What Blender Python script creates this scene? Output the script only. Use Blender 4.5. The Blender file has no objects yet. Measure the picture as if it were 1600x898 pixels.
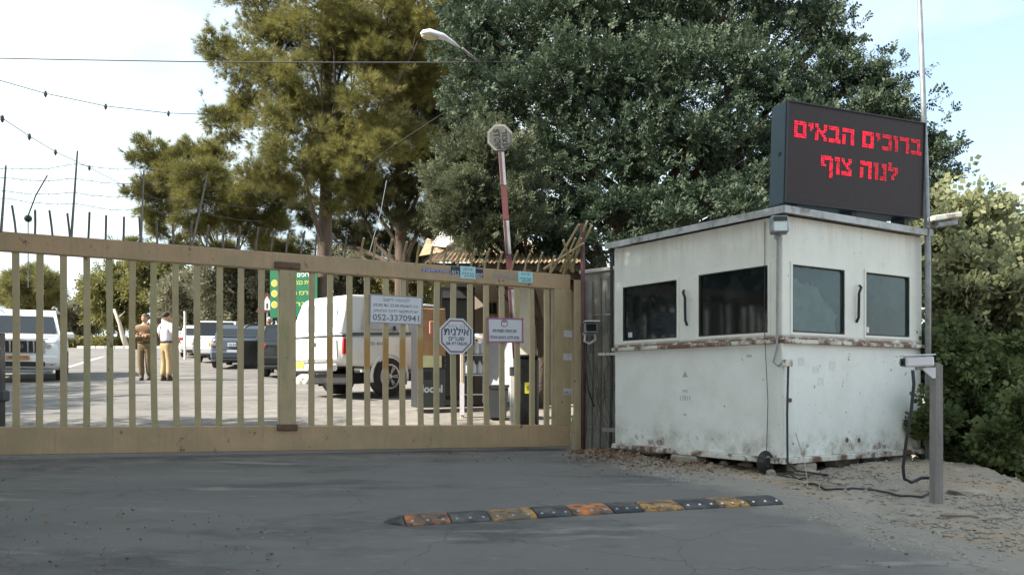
import bpy, math, random
import numpy as np
from mathutils import Matrix, Vector, Euler
R = math.radians
random.seed(7); rng = np.random.default_rng(11)
S = bpy.context.scene
COL = S.collection
# ------------------------------------------------------------------ camera
CZ = 1.15           # eye height above the near road
F = 1348.0          # focal length in photograph pixels (1600 wide)
cd = bpy.data.cameras.new('camera'); cam = bpy.data.objects.new('camera', cd); COL.objects.link(cam)
cam.location = (0, 0, CZ); cam.rotation_euler = (R(90), 0, 0)
cd.sensor_width = 36; cd.lens = 36*F/1600; cd.shift_y = 151/1600; cd.clip_end = 3000; cd.clip_start = .05
S.camera = cam
# ------------------------------------------------------------------ world, sun, exposure
SUN_EL = 40.0; SUN_DIR = (-.94, -.34)      # horizontal direction towards the sun
w = bpy.data.worlds.new('World'); S.world = w; w.use_nodes = True
nt = w.node_tree; nt.nodes.clear()
out = nt.nodes.new('ShaderNodeOutputWorld'); bg = nt.nodes.new('ShaderNodeBackground')
sky = nt.nodes.new('ShaderNodeTexSky'); sky.sky_type = 'NISHITA'; sky.sun_disc = False
sky.sun_elevation = R(SUN_EL); sky.sun_rotation = math.atan2(SUN_DIR[0], SUN_DIR[1]); sky.dust_density = 1.6; sky.air_density = 1.0
tc = nt.nodes.new('ShaderNodeTexCoord'); mp = nt.nodes.new('ShaderNodeMapping'); mp.inputs['Scale'].default_value = (1.0, 1.0, 2.2)
mp.inputs['Location'].default_value = (.35, .1, .2)
nz = nt.nodes.new('ShaderNodeTexNoise'); nz.inputs['Scale'].default_value = 1.9; nz.inputs['Detail'].default_value = 7; nz.inputs['Roughness'].default_value = .5
rp = nt.nodes.new('ShaderNodeValToRGB'); rp.color_ramp.elements[0].position = .36; rp.color_ramp.elements[1].position = .53
rp.color_ramp.elements[0].color = (.24, .24, .24, 1); rp.color_ramp.elements[1].color = (.93, .93, .93, 1)
mx = nt.nodes.new('ShaderNodeMix'); mx.data_type = 'RGBA'; mx.inputs[7].default_value = (3.85, 4.5, 4.68, 1)
nt.links.new(tc.outputs['Generated'], mp.inputs[0]); nt.links.new(mp.outputs[0], nz.inputs['Vector'])
nt.links.new(nz.outputs['Fac'], rp.inputs[0]); nt.links.new(rp.outputs[0], mx.inputs[0]); nt.links.new(sky.outputs[0], mx.inputs[6])
nt.links.new(mx.outputs[2], bg.inputs[0]); nt.links.new(bg.outputs[0], out.inputs[0])
bg.inputs[1].default_value = .085
sl = bpy.data.lights.new('sun', 'SUN'); sun = bpy.data.objects.new('sun', sl); COL.objects.link(sun)
sl.energy = 3.6; sl.angle = R(.6); sl.color = (1, .93, .82)
sd = Vector((SUN_DIR[0]*math.cos(R(SUN_EL)), SUN_DIR[1]*math.cos(R(SUN_EL)), math.sin(R(SUN_EL))))
sun.rotation_euler = sd.to_track_quat('Z', 'Y').to_euler(); sun.location = (-30, 10, 40)
S.view_settings.view_transform = 'Standard'; S.view_settings.look = 'None'; S.view_settings.gamma = 1
S.view_settings.exposure = 1.95
S.cycles.max_bounces = 6; S.cycles.diffuse_bounces = 3; S.cycles.transparent_max_bounces = 8

def P(px, py, Y):                        # a place seen at a photo pixel, at real depth Y
    return Vector(((px-800)/F*Y, Y, CZ+(600-py)/F*Y))
# ------------------------------------------------------------------ materials
def nd(t, ty, **kw):
    n = t.nodes.new(ty)
    for k, v in kw.items():
        if k in n.inputs: n.inputs[k].default_value = v
        else: setattr(n, k, v)
    return n
def M(name, col, rough=.6, metal=0., var=.18, vs=6., bump=0., bs=60., stains=(), spec=.5, stretch=(1, 1, 1), emit=None, es=1.):
    m = bpy.data.materials.new(name); m.use_nodes = True; t = m.node_tree
    b = t.nodes['Principled BSDF']; L = t.links
    b.inputs['Roughness'].default_value = rough; b.inputs['Metallic'].default_value = metal
    b.inputs['Specular IOR Level'].default_value = spec
    if emit:
        b.inputs['Emission Color'].default_value = (*emit, 1); b.inputs['Emission Strength'].default_value = es
    c = nd(t, 'ShaderNodeTexCoord'); mpn = nd(t, 'ShaderNodeMapping'); mpn.inputs['Scale'].default_value = stretch
    L.new(c.outputs['Object'], mpn.inputs[0])
    n = nd(t, 'ShaderNodeTexNoise', Scale=vs, Detail=6., Roughness=.6); L.new(mpn.outputs[0], n.inputs['Vector'])
    r = nd(t, 'ShaderNodeValToRGB'); r.color_ramp.elements[0].position = .28; r.color_ramp.elements[1].position = .72
    r.color_ramp.elements[0].color = (*[x*(1-var) for x in col], 1); r.color_ramp.elements[1].color = (*[min(1, x*(1+var)) for x in col], 1)
    L.new(n.outputs['Fac'], r.inputs[0]); last = r.outputs[0]
    for (sc, scale, lo, hi, amt, *st) in stains:
        n2 = nd(t, 'ShaderNodeTexNoise', Scale=scale, Detail=8., Roughness=.65)
        m2 = nd(t, 'ShaderNodeMapping'); m2.inputs['Scale'].default_value = st[0] if st else (1, 1, 1)
        m2.inputs['Location'].default_value = (sc[0]*37+scale, 5.1, 3.3*scale)
        L.new(c.outputs['Object'], m2.inputs[0]); L.new(m2.outputs[0], n2.inputs['Vector'])
        r2 = nd(t, 'ShaderNodeMapRange'); r2.inputs[1].default_value = lo; r2.inputs[2].default_value = hi; r2.inputs[4].default_value = amt
        L.new(n2.outputs['Fac'], r2.inputs[0]); x = nd(t, 'ShaderNodeMix', data_type='RGBA')
        fac = r2.outputs[0]
        if len(st) > 1:                         # limited to a band of local z
            sp = nd(t, 'ShaderNodeSeparateXYZ'); L.new(c.outputs['Object'], sp.inputs[0])
            z0, z1, z2, z3 = st[1]
            a = nd(t, 'ShaderNodeMapRange', interpolation_type='SMOOTHSTEP'); a.inputs[1].default_value = z0; a.inputs[2].default_value = z1
            d = nd(t, 'ShaderNodeMapRange', interpolation_type='SMOOTHSTEP'); d.inputs[1].default_value = z2; d.inputs[2].default_value = z3
            d.inputs[3].default_value = 1; d.inputs[4].default_value = 0
            L.new(sp.outputs[2], a.inputs[0]); L.new(sp.outputs[2], d.inputs[0])
            q = nd(t, 'ShaderNodeMath', operation='MULTIPLY'); L.new(a.outputs[0], q.inputs[0]); L.new(d.outputs[0], q.inputs[1])
            q2 = nd(t, 'ShaderNodeMath', operation='MULTIPLY'); L.new(q.outputs[0], q2.inputs[0]); L.new(fac, q2.inputs[1]); fac = q2.outputs[0]
        L.new(fac, x.inputs[0]); L.new(last, x.inputs[6]); x.inputs[7].default_value = (*sc, 1); last = x.outputs[2]
    L.new(last, b.inputs['Base Color'])
    if bump:
        n3 = nd(t, 'ShaderNodeTexNoise', Scale=bs, Detail=5.); L.new(c.outputs['Object'], n3.inputs['Vector'])
        bp = nd(t, 'ShaderNodeBump', Strength=bump, Distance=.02); L.new(n3.outputs['Fac'], bp.inputs['Height']); L.new(bp.outputs[0], b.inputs['Normal'])
    return m
def leafmat(name, c1, c2, trans=.35, vs=.8):
    m = bpy.data.materials.new(name); m.use_nodes = True; t = m.node_tree; t.nodes.clear(); L = t.links
    o = nd(t, 'ShaderNodeOutputMaterial'); d = nd(t, 'ShaderNodeBsdfPrincipled'); d.inputs['Roughness'].default_value = .55; d.inputs['Specular IOR Level'].default_value = .2
    tr = nd(t, 'ShaderNodeBsdfTranslucent'); ms = nd(t, 'ShaderNodeMixShader'); ms.inputs[0].default_value = trans
    g = nd(t, 'ShaderNodeNewGeometry'); c = nd(t, 'ShaderNodeTexCoord'); n = nd(t, 'ShaderNodeTexNoise', Scale=vs, Detail=3.)
    L.new(c.outputs['Object'], n.inputs['Vector'])
    a = nd(t, 'ShaderNodeMath', operation='MULTIPLY'); a.inputs[1].default_value = .5; L.new(g.outputs['Random Per Island'], a.inputs[0])
    s = nd(t, 'ShaderNodeMath', operation='MULTIPLY_ADD'); s.inputs[1].default_value = 1.6; L.new(n.outputs['Fac'], s.inputs[0]); L.new(a.outputs[0], s.inputs[2])
    s2 = nd(t, 'ShaderNodeMath', operation='SUBTRACT'); s2.inputs[1].default_value = .55; s2.use_clamp = True; L.new(s.outputs[0], s2.inputs[0])
    x = nd(t, 'ShaderNodeMix', data_type='RGBA'); x.inputs[6].default_value = (*c1, 1); x.inputs[7].default_value = (*c2, 1)
    L.new(s2.outputs[0], x.inputs[0]); L.new(x.outputs[2], d.inputs['Base Color']); L.new(x.outputs[2], tr.inputs['Color'])
    L.new(d.outputs[0], ms.inputs[1]); L.new(tr.outputs[0], ms.inputs[2]); L.new(ms.outputs[0], o.inputs[0])
    return m
RUST = (.13, .05, .025)
booth_st = [((.52, .51, .47), 2.2, .5, .75, .4), ((.48, .45, .38), 6., .6, .78, .25, (3, 3, .35)), (RUST, 11., .66, .70, .9), ((.2, .17, .12), 24., .66, .7, .8),
            ((.22, .19, .13), 5., .42, .7, .75, (1, 1, 1), (-.02, .04, .1, .42)), (RUST, 7., .55, .66, .8, (1, 1, 1), (-.02, .04, .1, .3))]
m_booth = M('booth_paint', (.74, .76, .73), .5, 0, .05, 3., .3, 2.6, booth_st)
m_booth2 = M('booth_upper_paint', (.72, .725, .67), .5, 0, .05, 3., .3, 2.6, [booth_st[0], booth_st[1], booth_st[3],
      (RUST, 6., .36, .5, .95, (1, 1, 3), (1.18, 1.2, 1.225, 1.27)), ((.34, .26, .17), 4., .45, .7, .3, (3, 3, .4), (1.9, 2.3, 2.45, 2.6))])
m_ledge = M('ledge_paint', (.62, .61, .55), .6, 0, .1, 4, .1, 20, [(RUST, 3.2, .47, .56, .95, (1, 1, 1)), ((.1, .06, .04), 9., .55, .62, .9)])
m_grey = M('galvanised', (.30, .32, .33), .5, .5, .2, 8, .1, 40, [((.16, .11, .08), 6., .6, .7, .7)])
m_fascia = M('roof_fascia', (.40, .42, .43), .55, .2, .2, 5, .1, 30, [((.10, .08, .07), 4., .5, .65, .8), ((.5, .5, .48), 7., .58, .66, .6)])
m_dark = M('dark_metal', (.02, .02, .022), .5, 0, .2)
m_rubber = M('black_rubber', (.025, .025, .028), .75, 0, .3, 20)
m_cable = M('cable', (.03, .03, .03), .6, 0, .1)
m_gateH = M('gate_beam_paint', (.46, .31, .18), .55, 0, .1, 3., .15, 25., [((.30, .26, .15), 2., .45, .7, .7), (RUST, 8., .63, .68, .9), ((.26, .22, .15), 9., .5, .75, .5, (3, 3, .3)), ((.10, .07, .06), 3.1, .66, .72, .8)])
m_gateB = M('gate_bar_paint', (.43, .335, .19), .5, 0, .1, 5., .1, 30., [((.31, .29, .15), 3., .5, .65, .5), ((.36, .30, .2), 2., .5, .7, .7), (RUST, 12., .66, .7, .9)])
m_gateB2 = M('gate_bar_paint_worn', (.41, .34, .19), .5, 0, .15, 3., .1, 30., [((.32, .30, .15), 2., .42, .6, .7), ((.45, .34, .17), 4., .55, .7, .8, (2, 2, .5)), (RUST, 9., .62, .66, .9)])
m_gateO = M('gate_bar_ochre_patch', (.43, .335, .19), .5, 0, .1, 5., .1, 30., [((.42, .22, .06), 3., .0, .1, .95, (1, 1, 1), (1.0, 1.06, 1.36, 1.44)), (RUST, 12., .66, .7, .9)])
m_gateP = M('gate_post_paint', (.43, .335, .2), .55, 0, .1, 4., .1, 30., [((.27, .25, .11), 2., .45, .65, .8, (3, 3, .5)), (RUST, 12., .64, .68, .9)])
m_weld = M('rusty_weld', (.14, .085, .06), .8, 0, .3, 20, .4, 50)
m_white = M('white_plate', (.66, .66, .70), .35, 0, .04)
m_whitecar = M('white_car_paint', (.78, .78, .77), .25, 0, .03, 3)
m_bluecar = M('blue_grey_car_paint', (.085, .105, .13), .25, .3, .05, 3)
m_blackcar = M('black_car_paint', (.012, .014, .014), .25, 0, .05, 3)
m_silvercar = M('silver_car_paint', (.55, .56, .58), .3, .2, .03, 3)
m_glass = M('car_glass', (.02, .026, .032), .08, 0, .05, spec=.3)
m_chrome = M('chrome', (.6, .6, .62), .2, .9, .05)
m_tyre = M('tyre', (.03, .03, .03), .85, 0, .2, 20)
m_rim = M('alloy_rim', (.5, .5, .5), .3, .7, .1)
m_plastic = M('grey_plastic', (.06, .065, .07), .6, 0, .1)
m_headlamp = M('headlamp_glass', (.6, .62, .65), .1, .2, .1)
m_red = M('tail_lamp_red', (.45, .02, .02), .2, 0, .1)
m_ink = M('ink_navy', (.03, .03, .08), .6, 0, .05)
m_inkgrey = M('ink_grey', (.17, .16, .19), .6, 0, .05)
m_pink = M('sign_pink_frame', (.38, .15, .24), .5, 0, .15, 10)
m_maroon = M('sign_maroon_line', (.16, .05, .07), .5, 0, .1)
m_yplate = M('number_plate_yellow', (.7, .5, .08), .5, 0, .05)
m_yellow = M('sticker_yellow', (.65, .6, .06), .5, 0, .05)
m_green = M('green_sign', (.0, .12, .05), .45, 0, .1)
m_orange = M('sign_orange', (.7, .33, .06), .5, 0, .1)
m_lime = M('sign_yellow_text', (.45, .43, .1), .5, 0, .1)
m_cyan = M('sticker_cyan', (.42, .68, .72), .5, 0, .05)
m_teal = M('ink_teal', (.03, .32, .36), .5, 0, .05)
m_purple = M('sticker_violet', (.12, .07, .38), .5, 0, .25, 12)
m_paper = M('old_paper', (.55, .52, .56), .7, 0, .15, 30)
m_beige = M('beige_wall', (.40, .335, .265), .8, 0, .1, 3, .15, 30)
m_cream = M('cream_column', (.68, .62, .50), .7, 0, .08, 3)
m_tin = M('tan_roof_sheet', (.33, .24, .14), .7, 0, .2, 3, .1, 20, [((.16, .10, .06), 4, .5, .65, .7)])
m_pale = M('pale_sheet', (.62, .60, .55), .6, 0, .1, 3)
m_concrete = M('grey_panel_wall', (.29, .295, .27), .85, 0, .2, 4, .3, 30, [((.12, .12, .09), 3., .45, .65, .8, (3, 3, .4))])
m_bark = M('bark', (.085, .062, .046), .95, 0, .35, 8, .8, 25, stretch=(1, 1, .25))
m_barkp = M('pale_bark', (.42, .36, .30), .9, 0, .25, 8, .5, 25)
m_rock = M('rock', (.31, .27, .22), .9, 0, .25, 7, .6, 25)
m_timber = M('weathered_post', (.20, .19, .18), .85, 0, .2, 6, .4, 30, [((.30, .27, .24), 4, .5, .7, .7, (3, 3, .3))], stretch=(3, 3, .4))
m_redpole = M('red_brown_pole', (.11, .045, .045), .7, 0, .3, 8)
m_barred = M('barrier_red', (.12, .035, .04), .5, 0, .2, 8)
m_ledcase = M('teal_case', (.022, .05, .07), .45, .2, .1, 5)
def led_panel():
    m = M('led_panel', (.022, .010, .011), .55, 0, .12, 20); t = m.node_tree; b = t.nodes['Principled BSDF']; L = t.links
    c = nd(t, 'ShaderNodeTexCoord'); v = nd(t, 'ShaderNodeTexVoronoi', Scale=46.); v.inputs['Randomness'].default_value = 0
    L.new(c.outputs['Object'], v.inputs['Vector']); bp = nd(t, 'ShaderNodeBump', Strength=.5, Distance=.005)
    L.new(v.outputs['Distance'], bp.inputs['Height']); L.new(bp.outputs[0], b.inputs['Normal']); return m
m_ledpanel = led_panel()
m_led = M('red_led', (.2, .0, .01), .5, 0, 0, emit=(1, .014, .05), es=.27)
m_led2 = M('red_led_worn', (.2, .0, .01), .5, 0, 0, emit=(1, .02, .05), es=.15)
m_darkglass = M('dark_window_glass', (.007, .011, .012), .05, 0, .5, 1.5, .02, 3, [((.03, .04, .042), 3, .5, .7, .6)], spec=.35)
m_tealglass = M('teal_window_glass', (.03, .062, .064), .05, 0, .3, 1.5, .03, 3, [((.06, .085, .08), 4., .55, .7, .6), ((.015, .03, .03), 1.2, .5, .6, .8)], spec=.5)
m_film = M('torn_film', (.13, .185, .185), .5, 0, .15, 8, 0, 3, spec=.3)
m_gasket = M('window_gasket', (.03, .028, .025), .8, 0, .2)
m_skin = M('skin', (.42, .24, .16), .6, 0, .05); m_hair = M('hair', (.02, .015, .012), .8, 0, .1)
m_uniform = M('uniform_brown', (.20, .125, .065), .9, 0, .15, 12); m_uniform2 = M('uniform_olive', (.15, .11, .055), .9, 0, .15, 12)
m_shirt = M('white_shirt', (.72, .70, .76), .85, 0, .04, 8); m_khaki = M('khaki_trousers', (.35, .26, .14), .9, 0, .12, 12)
m_boot = M('boots', (.05, .03, .02), .8, 0, .1); m_olive = M('olive_clothes', (.10, .11, .06), .9, 0, .15)
m_gun = M('gun_black', (.012, .012, .013), .5, 0, .1)
# ------------------------------------------------------------------ mesh helpers
class MB:
    def __init__(s): s.v = []; s.f = []; s.mi = []; s.cur = 0; s.sm = False
    def add(s, vs, fs):
        o = len(s.v); s.v += [tuple(v) for v in vs]; s.f += [tuple(i+o for i in f) for f in fs]; s.mi += [s.cur]*len(fs); return s
    def box(s, c, d, rot=None, ch=0.):
        hx, hy, hz = d[0]/2, d[1]/2, d[2]/2
        if ch <= 0:
            vs = [Vector((x, y, z)) for x in (-hx, hx) for y in (-hy, hy) for z in (-hz, hz)]
            fs = [(0, 1, 3, 2), (4, 6, 7, 5), (0, 4, 5, 1), (2, 3, 7, 6), (0, 2, 6, 4), (1, 5, 7, 3)]
        else:
            ch = min(ch, hx*.9, hy*.9, hz*.9); vs = []; idx = {}
            for sx in (-1, 1):
                for sy in (-1, 1):
                    for sz in (-1, 1):
                        for k in range(3):
                            p = [sx*hx, sy*hy, sz*hz]
                            for j in range(3):
                                if j != k: p[j] -= (sx, sy, sz)[j]*ch
                            idx[(sx, sy, sz, k)] = len(vs); vs.append(Vector(p))
            fs = []
            for k in range(3):
                a, b = [j for j in range(3) if j != k]
                for q in (-1, 1):
                    def key(sa, sb):
                        t = [0, 0, 0]; t[k] = q; t[a] = sa; t[b] = sb; return idx[(t[0], t[1], t[2], k)]
                    f = [key(-1, -1), key(1, -1), key(1, 1), key(-1, 1)]
                    flip = (q == 1) != (k != 1)
                    fs.append(tuple(f[::-1] if flip else f))
            for k in range(3):                     # edges along axis k
                a, b = [j for j in range(3) if j != k]
                for sa in (-1, 1):
                    for sb in (-1, 1):
                        def key(sk, kk):
                            t = [0, 0, 0]; t[k] = sk; t[a] = sa; t[b] = sb; return idx[(t[0], t[1], t[2], kk)]
                        fs.append((key(-1, a), key(1, a), key(1, b), key(-1, b)))
            for sx in (-1, 1):
                for sy in (-1, 1):
                    for sz in (-1, 1): fs.append(tuple(idx[(sx, sy, sz, k)] for k in range(3)))
        if rot is not None: vs = [rot @ v for v in vs]
        c = Vector(c); return s.add([v+c for v in vs], fs)
    def tube(s, pts, r, n=8, r2=None, cap=True):
        pts = [Vector(p) for p in pts]; k = len(pts); rings = []
        up = Vector((0, 0, 1)); 
        d0 = (pts[1]-pts[0]).normalized(); a = d0.cross(up)
        if a.length < .05: a = d0.cross(Vector((1, 0, 0)))
        a.normalize()
        vs = []
        for i, p in enumerate(pts):
            d = (pts[min(i+1, k-1)]-pts[max(i-1, 0)]).normalized()
            a = (a-d*a.dot(d)).normalized(); b = d.cross(a)
            rr = r[i] if isinstance(r, (list, tuple)) else (r if r2 is None else r+(r2-r)*i/(k-1))
            vs += [p+a*rr*math.cos(2*math.pi*j/n)+b*rr*math.sin(2*math.pi*j/n) for j in range(n)]
        fs = [(i*n+j, i*n+(j+1) % n, (i+1)*n+(j+1) % n, (i+1)*n+j) for i in range(k-1) for j in range(n)]
        if cap: fs += [tuple(range(n))[::-1], tuple(range((k-1)*n, k*n))]
        return s.add(vs, fs)
    def prism(s, poly, p0, ux, uy, n, t):           # poly in (ux,uy) coordinates, extruded t along n
        p0, ux, uy, n = Vector(p0), Vector(ux), Vector(uy), Vector(n); k = len(poly)
        vs = [p0+ux*a+uy*b for a, b in poly]+[p0+ux*a+uy*b+n*t for a, b in poly]
        return s.add(vs, [tuple(range(k))[::-1], tuple(range(k, 2*k))]+[(i, (i+1) % k, k+(i+1) % k, k+i) for i in range(k)])
    def lathe(s, prof, c, axis, n=20):              # prof: (radius, along)
        ax = Vector(axis).normalized(); a = ax.orthogonal().normalized(); b = ax.cross(a); c = Vector(c)
        vs = [c+ax*h+(a*math.cos(2*math.pi*j/n)+b*math.sin(2*math.pi*j/n))*r for r, h in prof for j in range(n)]
        k = len(prof); return s.add(vs, [(i*n+j, i*n+(j+1) % n, (i+1)*n+(j+1) % n, (i+1)*n+j) for i in range(k-1) for j in range(n)]+[tuple(range(n))[::-1], tuple(range((k-1)*n, k*n))])
    def loft(s, rings, cap=True):
        n = len(rings[0]); k = len(rings); vs = [p for r in rings for p in r]
        fs = [(i*n+j, i*n+(j+1) % n, (i+1)*n+(j+1) % n, (i+1)*n+j) for i in range(k-1) for j in range(n)]
        if cap: fs += [tuple(range(n))[::-1], tuple(range((k-1)*n, k*n))]
        return s.add(vs, fs)
    def build(s, name, mat, parent=None, smooth=False, sub=0, bev=0, fix=True):
        me = bpy.data.meshes.new(name); me.from_pydata(s.v, [], s.f)
        for m in (mat if isinstance(mat, (list, tuple)) else [mat]): me.materials.append(m)
        if any(s.mi): me.polygons.foreach_set('material_index', s.mi)
        if fix:
            import bmesh
            bm = bmesh.new(); bm.from_mesh(me); bmesh.ops.recalc_face_normals(bm, faces=bm.faces); bm.to_mesh(me); bm.free()
        if smooth: me.polygons.foreach_set('use_smooth', [True]*len(me.polygons))
        o = bpy.data.objects.new(name, me); COL.objects.link(o); o.parent = parent
        if bev:
            b = o.modifiers.new('bevel', 'BEVEL'); b.width = bev; b.segments = 2; b.limit_method = 'ANGLE'
        if sub:
            b = o.modifiers.new('sub', 'SUBSURF'); b.levels = b.render_levels = sub
        return o
def tag(o, label=None, cat=None, group=None, kind=None):
    if label: o['label'] = label
    if cat: o['category'] = cat
    if group: o['group'] = group
    if kind: o['kind'] = kind
    return o
def thing(name, label, cat, loc=(0, 0, 0), rz=0., group=None):
    o = bpy.data.objects.new(name, None); COL.objects.link(o); o.location = loc; o.rotation_euler = (0, 0, rz); o.empty_display_size = .2
    return tag(o, label, cat, group)
def npmesh(name, V, Fc, mat, parent=None, smooth=False):   # V (n,3), Fc (m,3|4)
    me = bpy.data.meshes.new(name); V = np.asarray(V, np.float32); Fc = np.asarray(Fc, np.int32); m, k = Fc.shape
    me.vertices.add(len(V)); me.vertices.foreach_set('co', V.ravel()); me.loops.add(m*k); me.loops.foreach_set('vertex_index', Fc.ravel())
    me.polygons.add(m); me.polygons.foreach_set('loop_start', np.arange(0, m*k, k, dtype=np.int32)); me.polygons.foreach_set('loop_total', np.full(m, k, np.int32))
    if smooth: me.polygons.foreach_set('use_smooth', np.ones(m, bool))
    me.materials.append(mat); me.update(calc_edges=True)
    o = bpy.data.objects.new(name, me); COL.objects.link(o); o.parent = parent; return o
def text(body, size, mat, parent, mtx, name='lettering', ext=.001, width=None, bold=0.):
    c = bpy.data.curves.new('t', 'FONT'); c.body = body; c.size = size; c.extrude = ext; c.align_x = 'CENTER'; c.align_y = 'CENTER'; c.offset = bold; c.resolution_u = 3
    o = bpy.data.objects.new('t', c); COL.objects.link(o); dg = bpy.context.evaluated_depsgraph_get()
    me = bpy.data.meshes.new_from_object(o.evaluated_get(dg)); bpy.data.objects.remove(o); bpy.data.curves.remove(c)
    me.name = name
    if len(me.vertices) == 0: return None
    co = np.zeros(len(me.vertices)*3, np.float32); me.vertices.foreach_get('co', co); co = co.reshape(-1, 3)
    co[:, 0] -= (co[:, 0].max()+co[:, 0].min())/2
    if width: co[:, 0] *= width/(co[:, 0].max()-co[:, 0].min())
    me.vertices.foreach_set('co', co.ravel()); me.materials.clear(); me.materials.append(mat)
    me.transform(mtx); n = bpy.data.objects.new(name, me); COL.objects.link(n); n.parent = parent; return n
def heb(s):                                         # right-to-left display order, numbers kept
    import re
    return ''.join(x if re.match(r'[0-9:*-]+$', x) else x[::-1] for x in re.findall(r'[0-9:*-]+|[^0-9:*-]+', s)[::-1])
def frame(o, x, y, z):                              # matrix from origin and three column vectors
    m = Matrix.Identity(4)
    for i, c in enumerate((x, y, z)):
        for j in range(3): m[j][i] = c[j]
    for j in range(3): m[j][3] = o[j]
    return m
# ------------------------------------------------------------------ terrain
def vn(x, y, f, seed=0):
    x = np.asarray(x, float)*f+seed*13.7; y = np.asarray(y, float)*f+seed*7.3
    xi = np.floor(x); yi = np.floor(y); fx = x-xi; fy = y-yi; fx = fx*fx*(3-2*fx); fy = fy*fy*(3-2*fy)
    def h(a, b): q = np.sin(a*127.1+b*311.7+seed)*43758.5453; return q-np.floor(q)
    return (h(xi, yi)*(1-fx)+h(xi+1, yi)*fx)*(1-fy)+(h(xi, yi+1)*(1-fx)+h(xi+1, yi+1)*fx)*fy-.5
def sm(t): t = np.clip(t, 0, 1); return t*t*(3-2*t)
EDY = [-60, 3, 5.27, 6.1, 7.2, 8.4, 11, 13, 16, 22, 60, 90]; EDX = [4.6, 3.7, 3.15, 2.75, 2.35, 1.9, 1.0, 1.8, 1.9, 1.5, 0, 0]
def gz(x, y, fine=True):
    x = np.asarray(x, float); y = np.asarray(y, float)
    yg = 11.57+.449*(np.clip(x, -9, .77)-.77); zg = -.78-.0155*(np.clip(x, -8, 1)+5.26)
    za = -1.387+.066*np.clip(y, 0, 58)+.008*np.clip(y-58, 0, 200)
    front = np.where(y < 7.5, -.76-.09*(9-np.clip(y, 2, 9)), -.895+(zg+.895)*np.clip((y-7.5)/(yg-7.5), 0, 1))
    t = np.clip((y-yg)/(14.5-yg), 0, 1); mid = zg+(-1.387+.066*14.5-zg)*t
    z = np.where(y < yg, front, np.where(y < 14.5, mid, za))
    def g(cx, cy, s, h): return h*np.exp(-((x-cx)**2+(y-cy)**2)/(2*s*s))
    z = z+g(1.3, 10.3, .5, .07)+g(4.2, 8.9, .6, .07)+g(3.5, 8.6, .35, .03)+g(2.0, 9.15, .35, .05)+g(2.55, 8.35, .3, .035)
    z = z-np.where(y > -20, np.minimum(np.maximum(x-4.6-.12*vn(x, y, 1.5, 3), 0)**1.15*.75, 3.2), 0)*np.clip((70-y)/40, 0, 1)
    if fine:
        e = np.interp(y, EDY, EDX); d = sm((x-e+.3)/.6)*(np.abs(x) < 9)
        z = z+d*(vn(x, y, 2.2, 1)*.06+vn(x, y, 7, 2)*.035+vn(x, y, 15, 4)*.018)+(1-d)*vn(x, y, 1.1, 5)*.012
    return z+CZ
def gs(x, y): return float(gz(x, y))
xs = np.unique(np.concatenate([np.linspace(-500, -30, 16), np.linspace(-30, -8, 40), np.linspace(-8, 1, 70), np.linspace(1, 5.6, 110), np.linspace(5.6, 12, 24), np.linspace(12, 500, 26)]))
ys = np.unique(np.concatenate([np.linspace(-300, 0, 14), np.linspace(0, 4, 10), np.linspace(4, 12, 170), np.linspace(12, 62, 80), np.linspace(62, 700, 24)]))
X, Y = np.meshgrid(xs, ys); Z = gz(X, Y); nx = len(xs); ny = len(ys)
V = np.stack([X.ravel(), Y.ravel(), Z.ravel()], 1)
ii, jj = np.meshgrid(np.arange(ny-1), np.arange(nx-1), indexing='ij'); a = (ii*nx+jj).ravel()
Q = np.stack([a, a+1, a+nx+1, a+nx], 1)
DIRT = (.275, .235, .19)
m_dirt = M('dirt', DIRT, .95, 0, .22, 1.6, .7, 45, [((.36, .33, .29), 3, .5, .7, .7), ((.14, .11, .085), 9, .58, .68, .8), ((.37, .26, .16), .8, .45, .6, .75), ((.42, .40, .37), 40, .62, .68, .8)])
g = tag(npmesh('ground', V, Q, m_dirt, smooth=True), kind='structure')
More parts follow.
